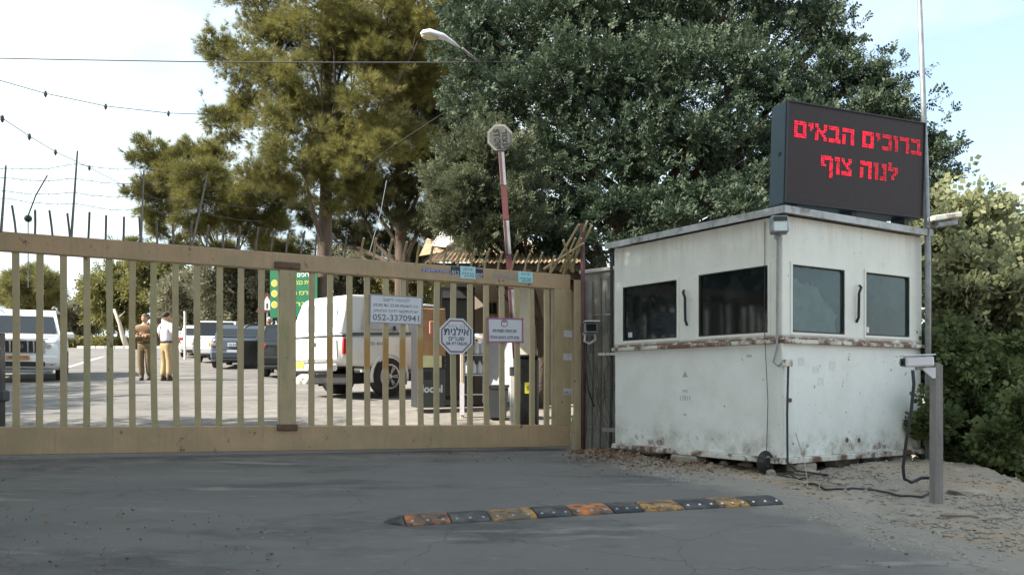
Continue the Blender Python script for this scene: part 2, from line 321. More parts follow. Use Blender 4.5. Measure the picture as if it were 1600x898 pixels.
def roadmat():
    m = M('asphalt', (.135, .126, .117), .85, 0, .12, 1.2, .45, 120, [((.17, .158, .145), .7, .42, .62, .85, (.35, 1.2, 1)), ((.062, .060, .058), 1.3, .52, .66, .75, (.5, 1, 1)),
        ((.28, .26, .23), 1.6, .58, .67, .8, (.35, 1.8, 1)), ((.22, .205, .185), 7., .6, .68, .6, (.6, 1.6, 1)), ((.16, .158, .15), 60., .6, .66, .7), ((.02, .02, .02), 14., .70, .73, .8)])  # pale patches: worn asphalt, with sun dapples painted into the colour too
    t = m.node_tree; b = t.nodes['Principled BSDF']; L = t.links
    src = b.inputs['Base Color'].links[0].from_socket
    at = nd(t, 'ShaderNodeAttribute'); at.attribute_name = 'dust'; c = nd(t, 'ShaderNodeTexCoord')
    n = nd(t, 'ShaderNodeTexNoise', Scale=2.6, Detail=9., Roughness=.65); L.new(c.outputs['Object'], n.inputs['Vector'])
    s = nd(t, 'ShaderNodeMath', operation='MULTIPLY_ADD'); s.inputs[1].default_value = 1.5; L.new(n.outputs['Fac'], s.inputs[0]); L.new(at.outputs['Fac'], s.inputs[2])
    r = nd(t, 'ShaderNodeMapRange'); r.inputs[1].default_value = .98; r.inputs[2].default_value = 1.5; L.new(s.outputs[0], r.inputs[0])
    x = nd(t, 'ShaderNodeMix', data_type='RGBA'); L.new(r.outputs[0], x.inputs[0]); L.new(src, x.inputs[6]); x.inputs[7].default_value = (.255, .225, .19, 1); L.new(x.outputs[2], b.inputs['Base Color'])
    # cracks
    v = nd(t, 'ShaderNodeTexVoronoi', feature='DISTANCE_TO_EDGE', Scale=.9); n2 = nd(t, 'ShaderNodeTexNoise', Scale=3., Detail=6.)
    L.new(c.outputs['Object'], n2.inputs['Vector']); mm = nd(t, 'ShaderNodeMix', data_type='RGBA'); mm.inputs[0].default_value = .22
    L.new(c.outputs['Object'], mm.inputs[6]); L.new(n2.outputs['Color'], mm.inputs[7]); L.new(mm.outputs[2], v.inputs['Vector'])
    r2 = nd(t, 'ShaderNodeMapRange'); r2.inputs[1].default_value = .0; r2.inputs[2].default_value = .006; r2.inputs[3].default_value = .45; r2.inputs[4].default_value = 0
    L.new(v.outputs['Distance'], r2.inputs[0]); x2 = nd(t, 'ShaderNodeMix', data_type='RGBA'); L.new(r2.outputs[0], x2.inputs[0]); L.new(x.outputs[2], x2.inputs[6]); x2.inputs[7].default_value = (.04, .04, .04, 1)
    L.new(x2.outputs[2], b.inputs['Base Color']); return m
xc = (xs[jj]+xs[jj+1])/2; yc = (ys[ii]+ys[ii+1])/2; ee = np.interp(yc, EDY, EDX)
mask = ((xc < ee+.1) & (yc < 56) & (xc > -29) & (yc > -60)).ravel()
Vr = V.copy(); Vr[:, 2] += .005
rq = Q[mask]; used, inv = np.unique(rq, return_inverse=True)
road = tag(npmesh('road', Vr[used], inv.reshape(-1, 4), roadmat(), smooth=True), kind='structure')
du = np.interp(Vr[used][:, 1], EDY, EDX)-Vr[used][:, 0]
dv = 1-np.clip(du/.9, 0, 1)*1.0
yy = Vr[used][:, 1]; xx = Vr[used][:, 0]
dv = np.where(yy > 12.3, np.clip(.28+(xx+4)/14, .05, .8), dv)
dv = np.maximum(dv, .38*np.exp(-((yy-(11.57+.449*(np.clip(xx, -9, .77)-.77))+.35)/.5)**2))
at = road.data.attributes.new('dust', 'FLOAT', 'POINT'); at.data.foreach_set('value', dv.astype(np.float32))
def sheet(name, poly, mat, lift=.009, n=8):       # thin mark draped on the ground between two edges
    (a0, a1), (b0, b1) = poly; vs = []; fs = []
    for i in range(n+1):
        t = i/n
        for p, q in ((a0, a1), (b0, b1)):
            x = p[0]+(q[0]-p[0])*t; y = p[1]+(q[1]-p[1])*t; vs.append((x, y, gs(x, y)+lift))
    for i in range(n): fs.append((2*i, 2*i+2, 2*i+3, 2*i+1))
    o = MB().add(vs, fs).build(name, mat); return tag(o, kind='structure')
sheet('road_marking', (((-19.5, 41), (-14.8, 28)), ((-19.3, 41), (-14.6, 28))), M('worn_white_line', (.4, .4, .4), .8, 0, .3, 9))
kb = MB()
for i in range(46):
    x = -28+i*.62; kb.box((x, 56.2, gs(x, 56.2)+.06), (.58, .25, .2), ch=.02)
tag(kb.build('kerb', M('kerb_stone', (.5, .48, .45), .8, 0, .2)), kind='structure')
m_path = M('far_verge', (.42, .36, .28), .95, 0, .2, 2)
sheet('pavement', (((-28.5, 56.4), (0, 56.4)), ((-28.5, 58.6), (0, 58.6))), m_path, .03, 20)
# ------------------------------------------------------------------ foliage
def rotmats(ax, spin):                              # columns: side, other, axis
    ax = ax/np.linalg.norm(ax, axis=1, keepdims=True); r = rng.normal(size=ax.shape); s = np.cross(ax, r); s /= np.linalg.norm(s, axis=1, keepdims=True)+1e-9
    o = np.cross(ax, s); return np.stack([s, o, ax], 2)
def scatter(pts, ax, sc, tv, tf):
    Rm = rotmats(ax, 0); tv = np.asarray(tv, float); n = len(pts); k = len(tv)
    V = np.einsum('nij,kj->nki', Rm, tv)*sc[:, None, None]+pts[:, None, :]
    Fc = np.asarray(tf)[None]+(np.arange(n)*k)[:, None, None]
    return V.reshape(-1, 3), Fc.reshape(-1, len(tf[0]))
def tuft(n=10, w=.03, spread=.9):                   # pine needles, unit length
    v = []; f = []
    for i in range(n):
        a = 2*math.pi*i/n+random.random(); s = spread*random.uniform(.35, 1); d = np.array([math.cos(a)*s, math.sin(a)*s, 1.]); d /= np.linalg.norm(d)
        sd_ = np.cross(d, [random.gauss(0, 1), random.gauss(0, 1), random.gauss(0, 1)]); sd_ /= np.linalg.norm(sd_); b = d*.0
        v += [b-sd_*w, b+sd_*w, d*random.uniform(.75, 1.1)]; f.append((3*i, 3*i+1, 3*i+2))
    return v, f
def spray(n=6, w=.2, l=.42, flop=.5):               # leaflets along a short twig, unit length
    v = []; f = []
    for i in range(n):
        t = .15+.85*i/n; s = 1 if i % 2 else -1; b = np.array([0, 0, t]); d = np.array([s*.9, random.uniform(-flop, flop), .55]); d /= np.linalg.norm(d)
        q = np.cross(d, [random.gauss(0, .3), 1, random.gauss(0, .3)]); q /= np.linalg.norm(q); k = len(v)
        v += [b, b+d*l*.5+q*w*.5, b+d*l, b+d*l*.5-q*w*.5]; f.append((k, k+1, k+2, k+3))
    return v, f
def crown_pts(clumps, n, sub=14, sig=.2, flat=.75):
    vol = np.array([c[3]**1.9 for c in clumps]); cnt = np.maximum((vol/vol.sum()*n).astype(int), 5); P_ = []; A_ = []
    for (x, y, z, r), m in zip(clumps, cnt):
        k = max(4, int(sub*r/1.0)); d = rng.normal(size=(k, 3)); d /= np.linalg.norm(d, axis=1, keepdims=True)
        cen = d*np.array([1, 1, flat])*r*rng.uniform(.35, 1., (k, 1)); w_ = rng.integers(0, k, m)
        off = rng.normal(size=(m, 3))*sig*r*np.array([1, 1, .7]); p = cen[w_]+off; P_.append(p+np.array([x, y, z])); A_.append(p/r*.6+off/(sig*r)*.5+rng.normal(size=(m, 3))*.35+np.array([0, 0, .45]))
    return np.concatenate(P_), np.concatenate(A_)
def shoot_pts(clumps, dens, ln, per, upb=.3):            # young shoots that break the outline of the crown
    P_ = []; A_ = []
    for x, y, z, r in clumps:
        k = max(2, int(dens*(r**1.3)))
        for _ in range(k):
            d = rng.normal(size=3); d /= np.linalg.norm(d); c = np.array([x, y, z])+d*r*.85; g = d*.8+np.array([0, 0, upb])+rng.normal(size=3)*.35; g /= np.linalg.norm(g)
            L = ln*rng.uniform(.5, 1.2); u = np.sort(rng.random(per)); bend = rng.normal(size=3)*.25
            P_.append(c+g*L*u[:, None]+bend*L*(u[:, None]**2)+rng.normal(size=(per, 3))*.02); A_.append(np.tile(g, (per, 1))+rng.normal(size=(per, 3))*.55)
    return np.concatenate(P_), np.concatenate(A_)
def tree(name, label, cat, base, clumps, n, kind, size, mat, trunk=.2, bark=m_bark, sub=14, sig=.2, group=None, lean=(0, 0), fork=.45, hang=0., limbs=99, trunks=None, tp=None, shoots=None):
    base = Vector(base); t = thing(name, label, cat, base, 0, group)
    cl = [(c[0]-base.x, c[1]-base.y, c[2]-base.z, c[3]) for c in clumps]
    pts, ax = crown_pts(cl, n, sub, sig)
    if shoots: p2, a2 = shoot_pts(cl, *shoots); pts = np.concatenate([pts, p2]); ax = np.concatenate([ax, a2])
    if kind == 'pine': tv, tf = tuft(*(tp or (11, .035, .9)))
    elif kind == 'spray': tv, tf = spray(*(tp or (6, .2, .42)))
    ax[:, 2] -= hang
    sc = size*rng.uniform(.65, 1.25, len(pts)); Vv, Ff = scatter(pts, ax, sc, tv, tf)
    npmesh('crown', Vv, Ff, mat, t)
    top = max(cl, key=lambda c: c[2]); mb = MB(); cx = sum(c[0] for c in cl)/len(cl); cy = sum(c[1] for c in cl)/len(cl)
    H = top[2]
    def tr(f): return Vector((lean[0]*f+(top[0]-lean[0])*max(0, f-.3)*.9+math.sin(f*5)*.12, lean[1]*f+(top[1]-lean[1])*max(0, f-.3)*.9, H*f-.15))
    mb.tube([tr(i/8*.95) for i in range(9)], [trunk*(1.15-.95*i/8) for i in range(9)], 10)
    for c in sorted(cl, key=lambda c: -c[3])[:limbs]:
        e = Vector(c[:3]); f = min(.85, max(fork*.6, (e.z/H)*.62)); s = tr(f); mid = s.lerp(e, .5)+Vector((random.uniform(-.2, .2), random.uniform(-.2, .2), -.12*(e-s).length*.5))
        r0 = trunk*(1.0-.8*f)*.5
        mb.tube([s, s.lerp(mid, .6), mid, mid.lerp(e, .6), e+Vector((0, 0, c[3]*.2))], [r0, r0*.8, r0*.6, r0*.4, r0*.15], 6, cap=False)
        for q in range(3):
            d = Vector((random.gauss(0, 1), random.gauss(0, 1), random.gauss(.3, .7))).normalized()*c[3]*.7
            mb.tube([mid.lerp(e, .5), e+d*.5, e+d], [r0*.3, r0*.2, r0*.06], 4, cap=False)
    mb.build('trunk', bark, t, True, fix=False); return t
L_pine = leafmat('pine_needles', (.07, .08, .028), (.29, .265, .08), .35, .8)
L_pineD = leafmat('shaded_pine_needles', (.04, .048, .022), (.12, .12, .05), .2, .6)  # shaded copy of the needles, shade of the rear pine put into colour
L_carob = leafmat('carob_leaves', (.032, .052, .034), (.10, .135, .08), .25, .9)
L_olive = leafmat('olive_leaves', (.055, .072, .04), (.17, .19, .11), .25, 1.)
L_bush = leafmat('sunlit_broad_leaves', (.13, .155, .09), (.36, .37, .20), .5, 1.2)  # sunlight on the upper shrubs lifted into the leaf colour
L_low = leafmat('shaded_low_leaves', (.06, .09, .035), (.17, .20, .08), .3, 1.2)  # darker copy, shade on the lower shrubs put into the leaf colour
L_far = leafmat('far_leaves', (.13, .135, .05), (.28, .26, .10), .3, .3)
L_farol = leafmat('far_olive_leaves', (.15, .15, .10), (.32, .30, .20), .3, .3)  # brightened, haze over the far olives painted into the leaf colour
def C(px, py, Y, r): v = P(px, py, Y); return (v.x, v.y, v.z, r*Y/F)      # clump seen at a pixel, radius in pixels
# main pine
cl = [C(470, 235, 24, 62), C(540, 245, 23.6, 40), C(430, 200, 24.5, 50), C(575, 170, 24, 55), C(480, 150, 25, 60), C(395, 95, 25, 50), C(350, 75, 25.5, 34), C(330, 60, 25.5, 20), C(430, 60, 26, 60),
      C(500, 60, 25, 70), C(400, -10, 26, 60), C(450, -60, 26, 70), C(560, 0, 26, 80), C(620, 30, 24.5, 60), C(680, 20, 24, 60), C(740, 25, 24, 55), C(560, 90, 27, 75), C(630, 110, 27, 70),
      C(690, 110, 26, 50), C(370, 195, 26, 42), C(345, 185, 26, 28), C(540, -110, 26, 90), C(640, -80, 26, 90), C(445, 120, 24.5, 48), C(520, 20, 24.5, 60), C(605, 90, 24.5, 50), C(600, 235, 24, 38), C(490, 300, 25, 45), C(560, 300, 25.5, 35), C(700, 60, 24.5, 45), C(420, 270, 25, 42), C(380, 150, 26, 34), C(620, 200, 26.5, 60), C(520, 200, 26.5, 60)]
b0 = P(500, 600, 25.2); b0.z = gs(b0.x, b0.y)
tree('pine_tree', 'tall pine with yellow green sunlit clumps, rising behind the gate in front of the sky', 'tree', b0, cl, 46000, 'pine', .24, L_pine, .24, shoots=(16, .45, 9), sub=13, sig=.17, limbs=16, tp=(13, .02, .8))
# second pine, darker, behind
cl = [C(640, 260, 29, 60), C(690, 230, 29, 55), C(600, 300, 29, 50), C(560, 320, 29.5, 42), C(660, 340, 29, 45), C(700, 300, 29, 50), C(720, 180, 29, 60), C(640, 170, 29.5, 60), C(560, 265, 29, 40), C(600, 380, 30, 36), C(520, 360, 30, 30), C(650, 400, 31, 36), C(700, 370, 31, 36), C(565, 370, 31, 30), C(540, 220, 29, 50), C(480, 330, 31, 30), C(730, 90, 28, 60), C(640, 60, 29, 70)]
b0 = P(628, 600, 29); b0.z = gs(b0.x, b0.y)
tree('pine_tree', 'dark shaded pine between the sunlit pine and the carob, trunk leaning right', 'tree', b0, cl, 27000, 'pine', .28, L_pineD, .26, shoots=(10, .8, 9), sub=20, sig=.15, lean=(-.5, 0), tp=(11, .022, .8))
# left lower pine
cl = [C(235, 240, 33, 28), C(262, 255, 33, 32), C(300, 240, 33, 22), C(255, 300, 33, 42), C(220, 300, 33, 24), C(300, 290, 32, 48), C(350, 300, 32, 50), C(400, 310, 32, 50), C(330, 250, 33, 32), C(300, 345, 33, 36), C(370, 350, 33, 40), C(430, 350, 33, 40), C(240, 350, 34, 30), C(440, 290, 33, 40), C(200, 385, 34, 18), C(285, 390, 35, 28), C(340, 395, 35, 30), C(410, 395, 35, 30), C(230, 400, 35, 20), C(460, 390, 35, 30)]
b0 = P(372, 600, 38); b0.z = gs(b0.x, b0.y)
tree('pine_tree', 'lower spreading pine left of the tall one, its crown above the two men', 'tree', b0, cl, 24000, 'pine', .28, L_pine, .15, shoots=(14, .5, 8), sub=12, sig=.18, limbs=12, tp=(11, .022, .8))
# carob
cl = []
for px, py, Yd, r in [(750, 120, 15.6, 44), (740, 60, 15.6, 44), (770, 180, 15.2, 40), (730, 20, 15.8, 36), (720, 165, 15.4, 26), (790, 60, 16, 70), (860, 20, 16, 85), (950, 30, 16, 95), (1050, 20, 16, 95), (1150, 20, 16, 90), (1240, 40, 16, 70), (1290, 70, 16, 38), (800, 160, 15.5, 75), (880, 130, 15, 85),
      (970, 130, 15, 95), (1070, 120, 15, 95), (1160, 120, 15, 80), (1240, 130, 15.5, 62), (1300, 130, 15.5, 42), (830, 250, 15, 60), (900, 240, 14.6, 75), (990, 230, 14.5, 70), (1080, 220, 14.5, 70), (1160, 220, 14.5, 70),
      (1340, 175, 15, 50), (1385, 150, 15, 32), (1400, 200, 15, 40), (1420, 250, 15, 45), (1462, 262, 15, 24), (1455, 305, 15, 30), (1430, 320, 15, 35), (870, 330, 14.5, 55), (940, 330, 14, 44), (1020, 320, 14, 40), (1100, 310, 14, 46), (1180, 300, 14, 60),
      (850, 385, 14, 38), (910, 380, 14, 34), (820, 340, 14.6, 40), (1260, 220, 15, 80), (1320, 260, 15, 70), (900, -90, 16, 100), (1050, -90, 16, 100), (1180, -60, 16, 80), (780, -40, 17, 80), (1120, 260, 17, 60), (1220, 300, 16, 60), (740, 60, 17, 50), (985, 385, 13.6, 26), (1310, 95, 15.4, 26), (1345, 120, 15.2, 30), (1385, 125, 15, 28), (1410, 160, 15, 26), (1365, 200, 15, 36), (1430, 215, 15, 24), (1290, 30, 15.8, 34), (1480, 240, 14.8, 16), (1478, 285, 14.8, 18), (1450, 340, 14.6, 24), (930, 385, 13.5, 30), (880, 370, 13.7, 36), (800, 380, 14.4, 24), (1060, 345, 13.4, 40), (1160, 330, 13.2, 40), (1465, 225, 14.9, 14)]:
    cl.append(C(px, py, Yd, r))
b0 = P(1010, 600, 15.6); b0.z = gs(b0.x, b0.y)
tree('carob_tree', 'huge dark leafy carob tree standing behind the guard booth', 'tree', b0, cl, 38000, 'spray', .16, L_carob, .33, shoots=(16, .65, 9, .25), sub=34, sig=.14, fork=.25, tp=(7, .24, .42))
# olive
cl = [C(715, 250, 13.6, 30), C(780, 300, 13.2, 40), C(820, 350, 13.2, 34), C(752, 215, 13.8, 34), C(760, 280, 13.5, 45), C(730, 330, 13.4, 45), C(710, 300, 13.5, 35), C(780, 330, 13.5, 40), C(750, 370, 13.4, 25), C(700, 355, 13.4, 20), C(770, 240, 13.2, 26), C(690, 290, 13.4, 22), C(835, 300, 13.6, 25), C(800, 250, 14, 40), C(690, 330, 13.4, 26), C(735, 385, 13.2, 24), C(770, 360, 13.2, 28), C(695, 270, 13.6, 26), C(760, 235, 13.4, 36), C(735, 290, 13.2, 40)]
b0 = Vector((.3, 14.0, 0)); b0.z = gs(b0.x, b0.y)+.0
b0 = P(838, 600, 14.9); b0.z = gs(b0.x, b0.y)
tree('olive_tree', 'grey green olive tree with sunlit leaves behind the raised barrier arm', 'tree', b0, cl, 12000, 'spray', .13, L_olive, .11, shoots=(30, .4, 8, .2), sub=34, sig=.16, tp=(8, .13, .42))
# right hand bushes on the slope
def bushes():
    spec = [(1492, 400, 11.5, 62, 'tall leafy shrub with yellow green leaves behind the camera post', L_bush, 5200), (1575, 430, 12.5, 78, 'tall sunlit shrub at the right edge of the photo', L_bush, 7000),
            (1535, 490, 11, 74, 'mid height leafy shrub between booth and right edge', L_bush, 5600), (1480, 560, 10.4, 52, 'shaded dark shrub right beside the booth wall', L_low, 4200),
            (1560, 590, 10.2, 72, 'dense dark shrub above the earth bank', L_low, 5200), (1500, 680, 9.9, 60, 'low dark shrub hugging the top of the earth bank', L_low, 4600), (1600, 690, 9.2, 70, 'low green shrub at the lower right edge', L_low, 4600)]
    for i, (px, py, Yd, r, lab, m, n) in enumerate(spec):
        cl = [C(px, py, Yd, r*.6)]
        for k in range(9):
            a = 2*math.pi*k/9+i; q = random.uniform(.5, .95); cl.append(C(px+math.cos(a)*r*q, py+math.sin(a)*r*q*.9, Yd+random.uniform(-.6, .6), r*random.uniform(.24, .42)))
        if i < 3:
            for k in range(7): cl.append(C(px+random.uniform(-1, 1)*r, py-r*random.uniform(.7, 1.35), Yd+random.uniform(-.5, .5), r*random.uniform(.1, .2)))
        bx, by = cl[0][0], cl[0][1]; b = (bx, by, gs(bx, by))
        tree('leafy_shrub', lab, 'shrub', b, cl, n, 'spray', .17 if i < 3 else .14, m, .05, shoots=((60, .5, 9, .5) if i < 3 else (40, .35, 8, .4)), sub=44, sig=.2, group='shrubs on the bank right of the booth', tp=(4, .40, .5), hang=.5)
bushes()
# background trees beyond the road
bgs = [(48, 455, 62, 44, 'small round tree above the white four wheel drive at far left', 'pine_tree', 'pine', L_far, 4500, .7, 600, 430),
       (185, 470, 60, 58, 'broad yellow green tree behind the leaning pale trunk', 'broad_tree', 'spray', L_far, 5500, .5, 190, 440),
       (245, 430, 58, 46, 'taller yellow green tree behind the two men', 'broad_tree', 'spray', L_far, 4500, .5, 0, 0),
       (300, 470, 42, 50, 'grey green olive behind the thin white pole', 'olive_tree', 'spray', L_farol, 5000, .42, 0, 0),
       (376, 462, 36, 58, 'grey green olive behind the blue grey saloon', 'olive_tree', 'spray', L_farol, 6000, .36, 0, 0),
       (450, 445, 37, 56, 'olive foliage behind the green directions sign', 'olive_tree', 'spray', L_farol, 5000, .36, 0, 0),
       (545, 430, 40, 56, 'bushy tree behind the white pickup canopy', 'broad_tree', 'spray', L_farol, 6000, .32, 0, 0),
       (640, 440, 38, 56, 'shadowy tree behind the end of the pickup', 'broad_tree', 'spray', L_far, 6000, .3, 0, 0),
       (128, 500, 66, 34, 'low rounded tree between far left tree and broad tree', 'broad_tree', 'spray', L_farol, 3200, .5, 0, 0)]
for px, py, Yd, r, lab, nm, kd, m, n, sz, _, _ in bgs:
    cl = [C(px, py, Yd, r*.75)]+[C(px+math.cos(a)*r*.62, py+math.sin(a)*r*.55, Yd+math.sin(a*3)*1.2, r*random.uniform(.34, .5)) for a in [k*math.pi/4+.3 for k in range(8)]]
    v = P(px, 600, Yd); tree(nm, lab, 'tree', (v.x, v.y, gs(v.x, v.y)), cl, n, kd, sz, m, .2, sub=9, sig=.24, group='trees beyond the road', tp=(9, .05, .9) if kd == 'pine' else (5, .3, .42))
for i, (px, r) in enumerate([(112, 14), (140, 16), (165, 13), (190, 15), (222, 13), (250, 15), (275, 12)]):
    Yd = 59+i % 2; v = P(px, 534, Yd); cl = [(v.x+dx*r*Yd/F, v.y, v.z+dz*r*Yd/F*.5-.1, r*Yd/F*.55) for dx, dz in ((-.8, 0), (0, .3), (.8, 0), (0, -.5))]
    tree('low_bush', ['low bush at the left end of the kerb hedge', 'second bush of the kerb hedge from the left', 'bush in the hedge left of the leaning trunk', 'bush at the foot of the leaning pale trunk', 'hedge bush seen just behind the man in brown', 'hedge bush seen between the two men', 'hedge bush right of the man in white'][i], 'bush', (v.x, v.y, gs(v.x, v.y)), cl, 900, 'spray', .28, L_far, .04, sub=12, sig=.3, group='low bushes along the far kerb', tp=(5, .3, .42))
# leaning pale trunk
a, b = P(178, 484, 57), P(200, 545, 57); t = thing('bare_trunk', 'pale bare trunk leaning left beside the far kerb', 'tree trunk', (b.x, b.y, gs(b.x, b.y)))
MB().tube([(0, 0, -.2), (-.35, 0, .8), (a-b)*.6+Vector((0, 0, .1)), (a-b)], [.2, .16, .13, .09], 8).tube([(a-b)*.75, (a-b)*.75+Vector((.5, 0, .5))], .05, 6, .02).build('trunk', m_barkp, t, True)
# trees that shade the foreground (left of and above the frame)
def shade_tree(x, y, lab, blobs, n=6500, m=L_carob, h=6.5, r=3.2):
    n = int(n*.8)
    z = gs(x, y); cl = [(x+dx, y+dy, z+h+dz, rr) for dx, dy, dz, rr in blobs]
    tree('roadside_tree', lab, 'tree', (x, y, z), cl, n, 'spray', .42, m, .3, sub=12, sig=.2, group='tall trees left of the gateway, casting its shade', tp=(6, .3, .45))
BL = [(0, 0, 0, 2.4), (2.3, .5, .4, 2.0), (-2, 1, .3, 2.), (0, -2, .2, 2.0), (.5, 2.2, .5, 1.9), (1.6, -1.6, 1.6, 1.8), (-1, 0, 2.6, 2.0), (1, 1, 3.4, 1.7), (2.8, -1, 2.4, 1.4)]
shade_tree(-5.6, 2.2, 'tall tree just left of the camera, outside the view', BL, h=6.6)
shade_tree(-9.5, 5.2, 'tall tree left of the gate, nearest the camera', BL, h=6.2)
shade_tree(-10.0, 1.0, 'tall tree left of and behind the camera', BL, h=7.2)
shade_tree(-6.3, 6.2, 'tall tree overhanging the road before the gate', BL, h=7.0)
shade_tree(-11.8, 6.4, 'tall tree beside the left end of the gate, outside the view', BL, h=6.0)
shade_tree(-20.0, 12.5, 'tall tree up the road on the left, outside the view', BL, h=5.0, n=4500)
shade_tree(-21.5, 16.5, 'tall tree up the road beside the white four wheel drive, outside the view', BL, h=4.6, n=4500)
shade_tree(6.5, -9.0, 'added tree behind the camera on the right, darkening the window reflections', BL, h=4.0)  # this and the next two: unseen trees added to darken booth window reflections
shade_tree(-1.0, -14.0, 'added tree across the road behind the camera, darkening the window reflections', BL, h=4.0)
shade_tree(13.5, -4.0, 'added tree on the slope behind the camera, darkening the window reflections', BL, h=4.4)
#@@PART2
# ================================================================== gate
GA = math.atan2(-.41, -.912)
t = gate = thing('sliding_gate', 'long tan sliding gate with vertical bars and rusty welds, closed across the road', 'gate', (.77, 11.57, CZ-.842), GA)
def G(s, h, y=0.): return Vector((s, y, h+.016*s))
def GP(px, py):
    k = (px-800)/F; s = (.77-11.57*k)/(.912-.41*k); Yd = 11.57-.41*s
    return s, (600-py)*Yd/F+.842-.016*s
SLOPE = Matrix(((1, 0, 0), (0, 1, 0), (.016, 0, 1)))
def gbox(s, h, y, ds, dh, dy, ch=.008): return MB().box(G(s, h, y), (ds, dy, dh), SLOPE, ch)
LG = 8.2
gbox(LG/2, .155, 0, LG-.02, .29, .10).build('bottom_beam', m_gateH, gate)
gbox(LG/2, 2.20, 0, LG-.02, .20, .10).build('top_beam', m_gateH, gate)
gbox(.125, 1.198, .0, .25, 1.815, .108).build('end_post', m_gateP, gate)
gbox(.32, 1.2, -.03, .06, 1.772, .04).build('guide_rail', m_gateP, gate)
s0, _ = GP(434.5, 500); s1, _ = GP(461, 500); gbox((s0+s1)/2, 1.20, .012, s0-s1, 1.80, .13).build('middle_post', m_gateP, gate)
gbox((s0+s1)/2, 2.155, .034, s0-s1+.10, .075, .10).build('weld_patch', m_weld, gate); gbox((s0+s1)/2, .285, .034, s0-s1+.04, .075, .10).build('weld_patch', m_weld, gate)
barx = [25, 62, 99, 135, 171, 207, 241.5, 275.5, 309, 343, 376, 408, 487, 516.5, 545.6, 574, 602.6, 630, 657, 682.5, 708.5, 734, 759.5, 784, 807.5, 830.5, 853.5]
wl_ = []
for px in barx:
    s, _ = GP(px, 500); m = m_gateO if px in (516.5, 574, 602.6, 630, 657) else random.choice((m_gateB, m_gateB, m_gateB2))
    ln_ = random.uniform(-.006, .006); bw_ = random.uniform(-.008, .008); o_ = MB(); s_ = s+random.uniform(-.004, .004)
    rg = [[G(s_+ln_*q+bw_*(1-q*q)+a_*.033, 1.20+q*.90, b_*.025+.004*math.sin(q*3+px)) for a_, b_ in ((-1, -.8), (-.8, -1), (.8, -1), (1, -.8), (1, .8), (.8, 1), (-.8, 1), (-1, .8))] for q in (-1, -.5, 0, .5, 1)]
    o_.loft(rg).build('bar', m, gate)
    wl_.append(G(s_+ln_, 2.098, .0)); wl_.append(G(s_-ln_, .302, .0))
mb = MB()
for c_ in wl_:
    for k in range(5): mb.box(c_+Vector((-.03+.015*k, .027, random.uniform(-.004, .004))), (.017, .012, random.uniform(.008, .014)), Euler((random.random(), random.random(), 0)).to_matrix())
tag(mb.build('weld_beads', m_gateB2, gate), kind='stuff')
s, _ = GP(25, 500)
for k in range(1, 6): gbox(s+.255*k, 1.20, 0, .066, 1.80, .05, .005).build('bar', m_gateB, gate)
spx = [26, 55, 83, 110, 138, 165, 193, 220, 246, 271, 297, 322, 348, 373, 398, 422, 446, 469, 492, 515, 538, 561, 583, 606, 628, 650, 671, 692, 713, 734, 755, 776, 797, 817, 838, 858, 878]
for i, px in enumerate(spx):
    s, _ = GP(px, 400); m = m_gateB if px > 560 else m_timber; r_ = random.uniform(-.02, .02); l = random.uniform(.9, 1.06)
    MB().tube([G(s, 2.26, .02), G(s+r_*.5, 2.26+.14*l, .02+.06*l), G(s+r_, 2.27+.26*l, .02+.18*l)], .0115 if px < 560 else .015, 6).build('spike', m, gate)
for k in range(1, 6):
    s, _ = GP(26, 400); s += .2*k; MB().tube([G(s, 2.26, .02), G(s, 2.43, .08), G(s, 2.58, .2)], .0125, 6).build('spike', m_timber, gate)
# tall wire rods and barbed wire along the top
rods = [((0, 365), (9, 258)), ((110, 368), (121, 235)), ((219, 374), (225, 265)), ((298, 376), (325, 268))]
tops = []
for (x0, y0), (x1, y1) in rods:
    s, h = GP(x0+1, y0); s2, h2 = GP(x1, y1); MB().tube([G(s, 2.27, -.02), G((s+s2)/2, (2.25+h2)/2, -.02), G(s2, h2, -.02)], .016, 6, .009).build('wire_rod', m_timber, gate); tops.append((s, s2, h2))
m_wire = M('barbed_wire_steel', (.16, .14, .13), .6, .3, .2)
for k in range(4):
    pts = []; px = [-60, 5, 118, 224, 322, 420]; py = [(262, 262, 255, 262, 268, 285), (276, 277, 278, 285, 290, 300), (297, 297, 300, 306, 312, 325), (308, 308, 318, 326, 332, 345)][k]
    mb = MB()
    for i in range(5):
        for j in range(8):
            u = j/8; x = px[i]+(px[i+1]-px[i])*u; y = py[i]+(py[i+1]-py[i])*u+math.sin(u*math.pi)*4+random.uniform(-1, 1); s, h = GP(x, y); pts.append(G(s, h, -.03+random.uniform(-.01, .01)))
    mb.tube(pts, .0028, 4)
    for p in pts:
        d = Vector((random.uniform(-1, 1), random.uniform(-1, 1), random.uniform(-1, 1))).normalized()*.022; mb.tube([p-d, p+d], .002, 3)
    mb.build('barbed_wire', m_wire, gate)
